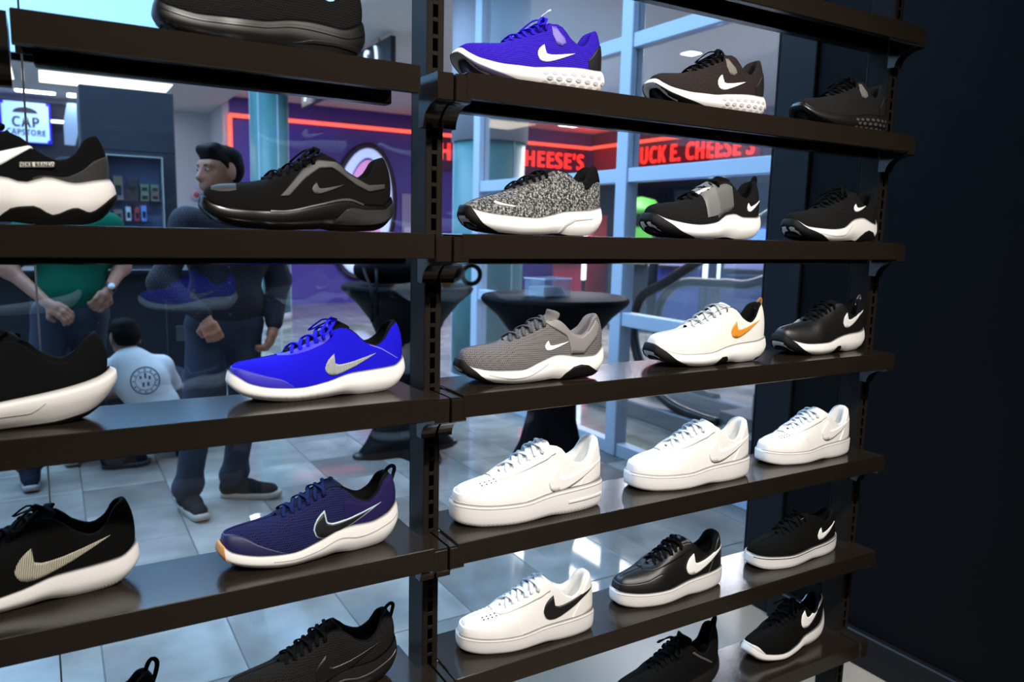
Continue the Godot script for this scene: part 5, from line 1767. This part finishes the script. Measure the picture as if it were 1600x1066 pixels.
func sdf_add(st: SurfaceTool, prims: Array, cell: float, k: float) -> void:
	var lo := Vector3(1e9, 1e9, 1e9)
	var hi := -lo
	var boxes := []
	for p in prims:
		var l: Vector3
		var h: Vector3
		if p.has("a"):
			var r := maxf(p.ra, p.rb) + k * 0.5 + cell * 2
			l = (p.a as Vector3).min(p.b) - Vector3.ONE * r
			h = (p.a as Vector3).max(p.b) + Vector3.ONE * r
		else:
			var m: float = maxf(p.r.x, maxf(p.r.y, p.r.z)) if p.has("q") else 0.0
			var rr: Vector3 = (Vector3.ONE * m if p.has("q") else p.r) + Vector3.ONE * (k * 0.5 + cell * 2)
			l = p.c - rr
			h = p.c + rr
		boxes.append([l, h])
		lo = lo.min(l)
		hi = hi.max(h)
	var nx := int((hi.x - lo.x) / cell) + 2
	var ny := int((hi.y - lo.y) / cell) + 2
	var nz := int((hi.z - lo.z) / cell) + 2
	var f := PackedFloat32Array()
	f.resize(nx * ny * nz)
	f.fill(0.3)
	for n in prims.size():
		var p: Dictionary = prims[n]
		var i0 := Vector3i((boxes[n][0] - lo) / cell)
		var i1 := Vector3i((boxes[n][1] - lo) / cell)
		for z in range(i0.z, mini(i1.z + 2, nz)):
			for y in range(i0.y, mini(i1.y + 2, ny)):
				var row := (z * ny + y) * nx
				for x in range(i0.x, mini(i1.x + 2, nx)):
					var d := sdf_one(p, lo + Vector3(x, y, z) * cell)
					var old := f[row + x]
					var h := maxf(k - absf(old - d), 0.0) / k
					f[row + x] = minf(old, d) - h * h * k * 0.25
	# surface nets
	var verts := {}
	var dx := 1
	var dy := nx
	var dz := nx * ny
	var corner := [0, dx, dy, dx + dy, dz, dx + dz, dy + dz, dx + dy + dz]
	var offs := [Vector3(0, 0, 0), Vector3(1, 0, 0), Vector3(0, 1, 0), Vector3(1, 1, 0), Vector3(0, 0, 1), Vector3(1, 0, 1), Vector3(0, 1, 1), Vector3(1, 1, 1)]
	var edges := [[0, 1], [2, 3], [4, 5], [6, 7], [0, 2], [1, 3], [4, 6], [5, 7], [0, 4], [1, 5], [2, 6], [3, 7]]
	for z in nz - 1:
		for y in ny - 1:
			var id := (z * ny + y) * nx
			for x in nx - 1:
				var at := id + x
				var s0 := f[at] < 0.0
				if (f[at + dx] < 0.0) == s0 and (f[at + dy] < 0.0) == s0 and (f[at + dz] < 0.0) == s0 and (f[at + dx + dy] < 0.0) == s0 and (f[at + dx + dz] < 0.0) == s0 and (f[at + dy + dz] < 0.0) == s0 and (f[at + dx + dy + dz] < 0.0) == s0:
					continue
				var sum := Vector3.ZERO
				var cnt := 0
				for e in edges:
					var a: float = f[at + corner[e[0]]]
					var b: float = f[at + corner[e[1]]]
					if (a < 0.0) != (b < 0.0):
						sum += (offs[e[0]] as Vector3).lerp(offs[e[1]], a / (a - b))
						cnt += 1
				verts[at] = lo + (Vector3(x, y, z) + sum / cnt) * cell
	st.set_smooth_group(0)
	for at in verts:
		for ax in 3:
			var d: int = [dx, dy, dz][ax]
			var u: int = [dy, dz, dx][ax]
			var w: int = [dz, dx, dy][ax]
			var a := f[at] < 0.0
			if a == (f[at + d] < 0.0):
				continue
			if not (verts.has(at - u) and verts.has(at - w) and verts.has(at - u - w)):
				continue
			var q0: Vector3 = verts[at]
			var q1: Vector3 = verts[at - u]
			var q2: Vector3 = verts[at - u - w]
			var q3: Vector3 = verts[at - w]
			if a:
				quad(st, q0, q1, q2, q3)
			else:
				quad(st, q0, q3, q2, q1)


func limb(a: Vector3, b: Vector3, ra: float, rb: float) -> Dictionary:
	return {"a": a, "b": b, "ra": ra, "rb": rb}


func blob(c: Vector3, r: Vector3) -> Dictionary:
	return {"c": c, "r": r}


# head at c, looking along f: skull, jaw, nose, brow, lips, ears
func head_prims(c: Vector3, fw: Vector3, base: Vector3) -> Array:
	var f := fw.normalized()
	var u := Vector3.UP
	var s := f.cross(u).normalized()
	u = s.cross(f).normalized()
	var q := Basis(f, u, s)
	var at := func(a: float, b: float, d: float) -> Vector3: return c + f * a + u * b + s * d
	var out := [{"c": at.call(-0.012, 0.028, 0.0), "r": Vector3(0.094, 0.084, 0.074), "q": q}, {"c": at.call(0.028, -0.048, 0.0), "r": Vector3(0.06, 0.06, 0.054), "q": q}, {"c": at.call(0.045, -0.02, 0.0), "r": Vector3(0.046, 0.06, 0.056), "q": q}]
	out.append(limb(at.call(0.086, 0.012, 0.0), at.call(0.107, -0.024, 0.0), 0.007, 0.0115))
	out.append(limb(at.call(0.07, 0.032, -0.036), at.call(0.07, 0.032, 0.036), 0.014, 0.014))
	out.append(limb(at.call(0.082, -0.054, -0.014), at.call(0.082, -0.054, 0.014), 0.0085, 0.0085))
	out.append(limb(at.call(0.08, -0.064, -0.012), at.call(0.08, -0.064, 0.012), 0.009, 0.009))
	for e in [-1.0, 1.0]:
		out.append({"c": at.call(-0.012, -0.005, 0.074 * e), "r": Vector3(0.018, 0.031, 0.010), "q": q})
		out.append(limb(at.call(0.095, -0.028, 0.004 * e), at.call(0.09, -0.028, 0.011 * e), 0.006, 0.006))
	out.append(limb(at.call(-0.02, -0.06, 0.0), base, 0.052, 0.06))
	return out


func hair_prims(c: Vector3, fw: Vector3) -> Array:
	var f := fw.normalized()
	var s := f.cross(Vector3.UP).normalized()
	var u := s.cross(f).normalized()
	var q := Basis(f, u, s)
	var at := func(a: float, b: float, d: float) -> Vector3: return c + f * a + u * b + s * d
	return [{"c": at.call(-0.012, 0.066, 0.0), "r": Vector3(0.094, 0.056, 0.076), "q": q}, {"c": at.call(-0.046, 0.02, 0.0), "r": Vector3(0.066, 0.082, 0.079), "q": q}, limb(at.call(0.062, 0.094, -0.035), at.call(0.062, 0.097, 0.035), 0.02, 0.022), limb(at.call(0.03, 0.108, -0.03), at.call(0.03, 0.108, 0.03), 0.02, 0.02),
		limb(at.call(0.02, 0.05, 0.069), at.call(0.004, 0.015, 0.0725), 0.01, 0.006), limb(at.call(0.02, 0.05, -0.069), at.call(0.004, 0.015, -0.0725), 0.01, 0.006)]


func face_parts(c: Vector3, fw: Vector3, parent: Node3D, off: Vector3) -> void:
	var f := fw.normalized()
	var s := f.cross(Vector3.UP).normalized()
	var u := s.cross(f).normalized()
	var dark := mat(Color(0.06, 0.045, 0.04), 0.6)
	for e in [-1.0, 1.0]:
		var eye := put(sdf_mesh([blob(c + f * 0.0785 + u * 0.009 + s * 0.03 * e - off, Vector3(0.0095, 0.0062, 0.0105))], 0.003, 0.002), "eye", mat(Color(0.66, 0.62, 0.6), 0.3), parent)
		put(sdf_mesh([blob(c + f * 0.0872 + u * 0.009 + s * 0.0305 * e - off, Vector3(0.0042, 0.0052, 0.0056))], 0.002, 0.001), "iris", dark, eye)
		var st := begin()
		tube(st, curve_pts([c + f * 0.0835 + u * 0.025 + s * 0.012 * e - off, c + f * 0.086 + u * 0.03 + s * 0.03 * e - off, c + f * 0.071 + u * 0.026 + s * 0.048 * e - off], 8), 0.0042, 7, 0.9)
		put(done(st), "eyebrow", dark, parent)


# a hand: palm from the wrist along d, back of the hand towards n, fingers curled by c (0 open, 1 closed)
func hand_prims(w: Vector3, d: Vector3, n: Vector3, c: float, thumb: float) -> Array:
	d = d.normalized()
	n = (n - d * n.dot(d)).normalized()
	var s := d.cross(n)
	var out := [limb(w, w + d * 0.04, 0.024, 0.026), limb(w + d * 0.045 + s * 0.022, w + d * 0.075 + s * 0.026, 0.015, 0.012), limb(w + d * 0.045 - s * 0.022, w + d * 0.075 - s * 0.026, 0.015, 0.012), limb(w + d * 0.05, w + d * 0.08, 0.016, 0.013)]
	for k in 4:
		var o := (k - 1.5) * 0.0185
		var long: float = [0.034, 0.04, 0.038, 0.03][k]
		var p0 := w + d * 0.08 + s * o
		var a1 := c * 1.0
		var d1 := d * cos(a1) - n * sin(a1)
		var p1 := p0 + d1 * long
		var a2 := c * 2.5
		var d2 := d * cos(a2) - n * sin(a2)
		var p2 := p1 + d2 * long * 0.7
		var a3 := c * 3.3
		var p3 := p2 + (d * cos(a3) - n * sin(a3)) * long * 0.5
		out.append(limb(p0, p1, 0.0095, 0.009))
		out.append(limb(p1, p2, 0.009, 0.008))
		out.append(limb(p2, p3, 0.008, 0.007))
	var t0 := w + d * 0.03 + s * 0.024 * thumb - n * 0.008
	var t1 := t0 + (d * 0.6 + s * thumb * 0.7 - n * 0.4).normalized() * 0.034
	var t2 := t1 + (d * 0.9 - n * 0.35 - s * thumb * 0.1).normalized() * 0.028
	out.append(limb(t0, t1, 0.012, 0.0105))
	out.append(limb(t1, t2, 0.0105, 0.008))
	return out


func shifted(prims: Array, off: Vector3) -> Array:
	var out := []
	for p in prims:
		var d: Dictionary = p.duplicate()
		for key in ["a", "b", "c"]:
			if d.has(key):
				d[key] = d[key] - off
		out.append(d)
	return out


func shoe_prims(heel: Vector3, toe: Vector3) -> Array:
	var d := (toe - heel).normalized()
	return [limb(heel + d * 0.035 + Vector3(0, 0.05, 0), heel + d * 0.13 + Vector3(0, 0.055, 0), 0.04, 0.036), limb(heel + d * 0.12 + Vector3(0, 0.05, 0), toe - d * 0.05 + Vector3(0, 0.042, 0), 0.038, 0.032), limb(heel + d * 0.05 + Vector3(0, 0.06, 0), heel + d * 0.05 + Vector3(0, 0.1, 0), 0.042, 0.042)]


func shoe_sole(heel: Vector3, toe: Vector3) -> ArrayMesh:
	var d := (toe - heel)
	var f := d.normalized()
	var s := f.cross(Vector3.UP)
	var st := begin()
	var rows := []
	for q in [[0.0, 0.9], [0.004, 1.0], [0.024, 1.02], [0.03, 0.94]]:
		var ring := PackedVector3Array()
		for k in 36:
			var a := TAU * k / 36
			var u := (1.0 - cos(a)) / 2.0
			ring.append(heel + f * (d.length() * (0.5 + (u - 0.5) * q[1])) + s * (0.047 - 0.008 * u * (1.0 - u) * 4.0) * pow(absf(sin(a)), 0.6) * signf(sin(a)) * q[1] + Vector3.UP * (q[0] + 0.012 * pow(maxf(0.0, u - 0.75) * 4.0, 2.0)))
		rows.append(ring)
	grid(st, rows, true)
	fan(st, rows[0], heel + d / 2)
	fan(st, rows[-1], heel + d / 2 + Vector3.UP * 0.03, true)
	return done(st)


# one person from joints in world coordinates
func person(label: String, at: Vector3, j: Dictionary, look: Dictionary) -> Node3D:
	var t := thing("person", label, "person", at)
	var skin := mat(look.get("skin", Color(0.6, 0.4, 0.31)), 0.55)
	skin.subsurf_scatter_enabled = true
	skin.subsurf_scatter_strength = 0.05
	# body: one surface, with finer grids for head and hands
	var bones := [limb(j.pelvis, j.chest, 0.085, 0.085), limb(j.chest, j.neck, 0.08, 0.05)]
	for e in ["r", "l"]:
		bones.append(limb(j.neck - Vector3(0, 0.02, 0), j["sh_" + e], 0.04, 0.042))
		bones.append(limb(j["sh_" + e], j["el_" + e], 0.044, 0.036))
		bones.append(limb(j["el_" + e], j["wr_" + e], 0.037, 0.025))
		bones.append(limb(j.pelvis, j["hip_" + e], 0.09, 0.08))
		bones.append(limb(j["hip_" + e], j["kn_" + e], 0.076, 0.05))
		bones.append(limb(j["kn_" + e], j["an_" + e], 0.05, 0.034))
		bones.append(limb(j["an_" + e], (j["heel_" + e] + j["toe_" + e]) / 2 + Vector3(0, 0.045, 0), 0.033, 0.028))
	var st := begin()
	sdf_add(st, shifted(bones, at), 0.014, 0.05)
	sdf_add(st, shifted(head_prims(j.head, j.face, j.neck), at), 0.0045, 0.018)
	for e in ["r", "l"]:
		if j.has("hand_" + e):
			var h: Array = j["hand_" + e]
			sdf_add(st, shifted(hand_prims(j["wr_" + e], h[0], h[1], h[2], h[3]), at), 0.0045, 0.008)
	put(done(st), "body", skin, t)
	put(sdf_mesh(shifted(hair_prims(j.head, j.face), at), 0.006, 0.02), "hair", matt(surfaced(look.get("hair", Color(0.06, 0.05, 0.05)), 0.7, "grain_normal", 20.0, 0.8)), t)
	face_parts(j.head, j.face, t, at)
	# clothes
	var shirt := []
	for p in j.torso:
		shirt.append(p)
	for e in ["r", "l"]:
		shirt.append(limb(j.chest + (j.neck - j.chest) * 0.55, j["sh_" + e], 0.075, 0.064))
		var sleeve: Vector3 = j["el_" + e]
		if look.get("short", false):
			sleeve = (j["sh_" + e] as Vector3).lerp(j["el_" + e], 0.72)
			shirt.append(limb(j["sh_" + e], sleeve, 0.064, 0.062))
		else:
			shirt.append(limb(j["sh_" + e], sleeve, 0.062, 0.053))
			shirt.append(limb(j["el_" + e], (j["el_" + e] as Vector3).lerp(j["wr_" + e], 0.93), 0.053, 0.04))
	put(sdf_mesh(shifted(shirt, at), 0.0125, 0.045), "shirt", look.shirt, t)
	var pants := [{"c": j.pelvis, "r": Vector3(0.165, 0.1, 0.115)}]
	for e in ["r", "l"]:
		pants.append(limb(j["hip_" + e], j["kn_" + e], 0.09, 0.067))
		pants.append(limb(j["kn_" + e], (j["an_" + e] as Vector3) + Vector3(0, 0.0, 0), 0.067, 0.056))
		pants.append(limb(j["an_" + e] + Vector3(-0.03, 0.02, 0.02), j["an_" + e] + Vector3(0.03, 0.03, 0.02), 0.04, 0.038))
	put(sdf_mesh(shifted(pants, at), 0.0125, 0.04), "jeans", look.jeans, t)
	for e in ["r", "l"]:
		var heel: Vector3 = j["heel_" + e]
		var toe: Vector3 = j["toe_" + e]
		var up := put(sdf_mesh(shifted(shoe_prims(heel, toe), at), 0.007, 0.03), "shoe", look.shoe, t)
		put(shoe_sole(heel - at, toe - at), "sole", look.sole, up)
	return t


func build_people() -> void:
	var denim := surfaced(Color(0.085, 0.13, 0.21), 0.85, "weave_normal", 60.0, 0.4)
	var dotted := surfaced(Color(0.3, 0.27, 0.46), 0.85, "weave_normal", 9.0, 0.1, "shirt_dots")
	var p := person("person in a navy dotted shirt and jeans with a fist before the thigh", Vector3(0.12, 0, -2.52), {
		"head": Vector3(0.125, 1.555, -2.52), "face": Vector3(-0.9, -0.04, 0.42), "neck": Vector3(0.165, 1.40, -2.54), "chest": Vector3(0.155, 1.2, -2.54), "pelvis": Vector3(0.135, 0.885, -2.55),
		"sh_r": Vector3(-0.02, 1.33, -2.5), "el_r": Vector3(-0.135, 1.07, -2.46), "wr_r": Vector3(0.015, 0.935, -2.33), "hand_r": [Vector3(0.35, -1.0, 0.25), Vector3(-0.3, 0.3, 1.0), 0.85, 1.0],
		"sh_l": Vector3(0.325, 1.335, -2.56), "el_l": Vector3(0.395, 1.07, -2.6), "wr_l": Vector3(0.345, 0.86, -2.5), "hand_l": [Vector3(-0.3, -1.0, 0.2), Vector3(0.9, 0.0, 0.5), 0.5, -1.0],
		"hip_r": Vector3(0.055, 0.86, -2.54), "kn_r": Vector3(0.0, 0.46, -2.5), "an_r": Vector3(-0.05, 0.1, -2.56), "heel_r": Vector3(-0.06, 0.0, -2.63), "toe_r": Vector3(-0.01, 0.0, -2.36),
		"hip_l": Vector3(0.215, 0.86, -2.56), "kn_l": Vector3(0.22, 0.46, -2.6), "an_l": Vector3(0.175, 0.1, -2.66), "heel_l": Vector3(0.12, 0.0, -2.69), "toe_l": Vector3(0.375, 0.0, -2.54),
		"torso": [blob(Vector3(0.155, 1.2, -2.545), Vector3(0.185, 0.2, 0.118)), blob(Vector3(0.14, 0.98, -2.545), Vector3(0.17, 0.17, 0.125)), limb(Vector3(0.165, 1.36, -2.54), Vector3(0.165, 1.395, -2.54), 0.075, 0.066)],
	}, {"shirt": dotted, "jeans": denim, "shoe": cloth(Color(0.15, 0.15, 0.16)), "sole": mat(Color(0.62, 0.6, 0.56), 0.6)})
	# row of shirt buttons
	for k in 6:
		put(lathe([[0.0005, 0.0], [0.005, 0.0], [0.005, 0.002], [0.0005, 0.002]], 10), "button", mat(Color(0.2, 0.2, 0.25), 0.4), p, Vector3(0.015, 1.28 - k * 0.07, 0.096 + 0.004 * minf(k, 2)), Vector3(PI / 2, 0, 0))
	var g := Vector3(-0.5, 0, -3.25)
	p = person("person in a green short-sleeved shirt and jeans wearing a wristwatch", g, {
		"head": g + Vector3(0.05, 1.505, 0.05), "face": Vector3(0.1, -0.35, 1.0), "neck": g + Vector3(0.05, 1.35, 0.0), "chest": g + Vector3(0.05, 1.18, 0.0), "pelvis": g + Vector3(0.03, 0.88, -0.02),
		"sh_r": g + Vector3(-0.12, 1.29, 0.0), "el_r": g + Vector3(-0.22, 1.1, 0.08), "wr_r": g + Vector3(-0.07, 0.945, 0.2), "hand_r": [Vector3(0.8, -0.6, 0.2), Vector3(0, 0.6, 0.8), 0.45, 1.0],
		"sh_l": g + Vector3(0.215, 1.3, 0.0), "el_l": g + Vector3(0.27, 1.1, -0.02), "wr_l": g + Vector3(0.2, 1.0, 0.13), "hand_l": [Vector3(-0.5, -0.75, 0.25), Vector3(0.4, 0.2, 1.0), 0.6, -1.0],
		"hip_r": g + Vector3(-0.05, 0.85, 0), "kn_r": g + Vector3(-0.12, 0.46, 0.03), "an_r": g + Vector3(-0.185, 0.1, -0.06), "heel_r": g + Vector3(-0.19, 0.0, -0.12), "toe_r": g + Vector3(-0.18, 0, 0.12),
		"hip_l": g + Vector3(0.11, 0.85, 0), "kn_l": g + Vector3(0.09, 0.46, -0.1), "an_l": g + Vector3(0.02, 0.1, -0.42), "heel_l": g + Vector3(0.0, 0.0, -0.5), "toe_l": g + Vector3(0.0, 0, -0.25),
		"torso": [blob(g + Vector3(0.05, 1.17, 0.0), Vector3(0.17, 0.19, 0.12)), blob(g + Vector3(0.04, 0.99, 0.0), Vector3(0.155, 0.13, 0.12)), limb(g + Vector3(0.05, 1.31, 0), g + Vector3(0.05, 1.34, 0), 0.072, 0.064)],
	}, {"short": true, "shirt": cloth(Color(0.06, 0.36, 0.28), 30.0), "jeans": denim, "shoe": cloth(Color(0.09, 0.1, 0.14)), "sole": mat(Color(0.5, 0.5, 0.5), 0.6), "skin": Color(0.58, 0.4, 0.32)})
	var st := begin()
	tube(st, [Vector3(0.706 - 0.5, 1.006, 0.122), Vector3(0.2 - 0.004, 0.992, 0.138)], 0.031, 16)
	var watch := put(done(st), "watch_band", M.black_metal, p)
	put(lathe([[0.0005, 0.0], [0.016, 0.0], [0.016, 0.007], [0.0005, 0.008]], 18), "watch_face", mat(Color(0.75, 0.78, 0.82), 0.2), watch, Vector3(0.208, 1.012, 0.158), Vector3(1.1, 0, 0))
	# crouching person seen from the back
	var c := Vector3(-0.14, 0, -3.42)
	var back := [blob(c + Vector3(-0.02, 0.52, 0.05), Vector3(0.15, 0.13, 0.13)), limb(c + Vector3(-0.06, 0.6, 0.02), c + Vector3(0.05, 0.36, 0.04), 0.115, 0.14)]
	p = person("crouching person in a white T-shirt with a round crest on the back", c, {
		"head": c + Vector3(-0.085, 0.75, -0.05), "face": Vector3(-0.25, -0.35, -1.0), "neck": c + Vector3(-0.075, 0.64, -0.01), "chest": c + Vector3(-0.03, 0.54, 0.03), "pelvis": c + Vector3(0.06, 0.3, 0.02),
		"sh_r": c + Vector3(0.1, 0.575, -0.03), "el_r": c + Vector3(0.19, 0.4, -0.2), "wr_r": c + Vector3(0.05, 0.4, -0.38), "hand_r": [Vector3(-0.6, -0.1, -0.8), Vector3(0, 1, 0), 0.5, 1.0],
		"sh_l": c + Vector3(-0.19, 0.56, -0.04), "el_l": c + Vector3(-0.22, 0.4, -0.22), "wr_l": c + Vector3(-0.08, 0.36, -0.38), "hand_l": [Vector3(0.6, -0.1, -0.8), Vector3(0, 1, 0), 0.5, -1.0],
		"hip_r": c + Vector3(0.14, 0.28, -0.02), "kn_r": c + Vector3(0.22, 0.44, -0.36), "an_r": c + Vector3(0.2, 0.1, -0.1), "heel_r": c + Vector3(0.2, 0.0, -0.05), "toe_r": c + Vector3(0.24, 0, -0.3),
		"hip_l": c + Vector3(-0.02, 0.27, -0.02), "kn_l": c + Vector3(-0.2, 0.14, -0.3), "an_l": c + Vector3(-0.17, 0.07, 0.02), "heel_l": c + Vector3(-0.24, 0.0, 0.0), "toe_l": c + Vector3(0.02, 0, 0.03),
		"torso": back,
	}, {"short": true, "shirt": cloth(Color(0.78, 0.79, 0.8), 40.0), "jeans": surfaced(Color(0.1, 0.13, 0.2), 0.85, "weave_normal", 60.0, 0.4), "shoe": cloth(Color(0.07, 0.08, 0.11)), "sole": mat(Color(0.1, 0.11, 0.14), 0.6), "skin": Color(0.5, 0.36, 0.3)})
	p.scale = Vector3.ONE * 0.93
	# the printed crest: two rings and short bars that follow the cloth
	var ink := mat(Color(0.2, 0.27, 0.33), 0.8)
	var shirt: MeshInstance3D = p.get_node("shirt")
	var o := Vector3(-0.005, 0.535, 0.4)
	var fall := func(dx: float, dy: float) -> Vector3:
		var q := c + o + Vector3(dx, dy, 0)
		for k in 40:
			var d := sdf_at(back, q, 0.045)
			if d < 0.0025:
				break
			q.z -= d * 0.9
		return q - c
	st = begin()
	for ring in [[0.072, 0.079], [0.05, 0.054]]:
		var rows := []
		for k in 49:
			var a := TAU * k / 48
			rows.append(PackedVector3Array([fall.call(cos(a) * ring[0], sin(a) * ring[0]), fall.call(cos(a) * ring[1], sin(a) * ring[1])]))
		grid(st, rows)
	for k in 12:
		var a := TAU * k / 12
		var v := Vector2(cos(a), sin(a))
		var n := Vector2(-v.y, v.x) * 0.004
		grid(st, [PackedVector3Array([fall.call(v.x * 0.058 - n.x, v.y * 0.058 - n.y), fall.call(v.x * 0.058 + n.x, v.y * 0.058 + n.y)]), PackedVector3Array([fall.call(v.x * 0.067 - n.x, v.y * 0.067 - n.y), fall.call(v.x * 0.067 + n.x, v.y * 0.067 + n.y)])])
	for b in [[-0.025, 0.022, 0.018], [0.0, 0.03, 0.03], [0.022, 0.018, 0.02], [-0.012, -0.02, 0.026], [0.014, -0.018, 0.024]]:
		grid(st, [PackedVector3Array([fall.call(b[0] - 0.006, b[1] - b[2] / 2), fall.call(b[0] + 0.006, b[1] - b[2] / 2)]), PackedVector3Array([fall.call(b[0] - 0.006, b[1] + b[2] / 2), fall.call(b[0] + 0.006, b[1] + b[2] / 2)])])
	put(done(st), "printed_crest", ink, shirt)
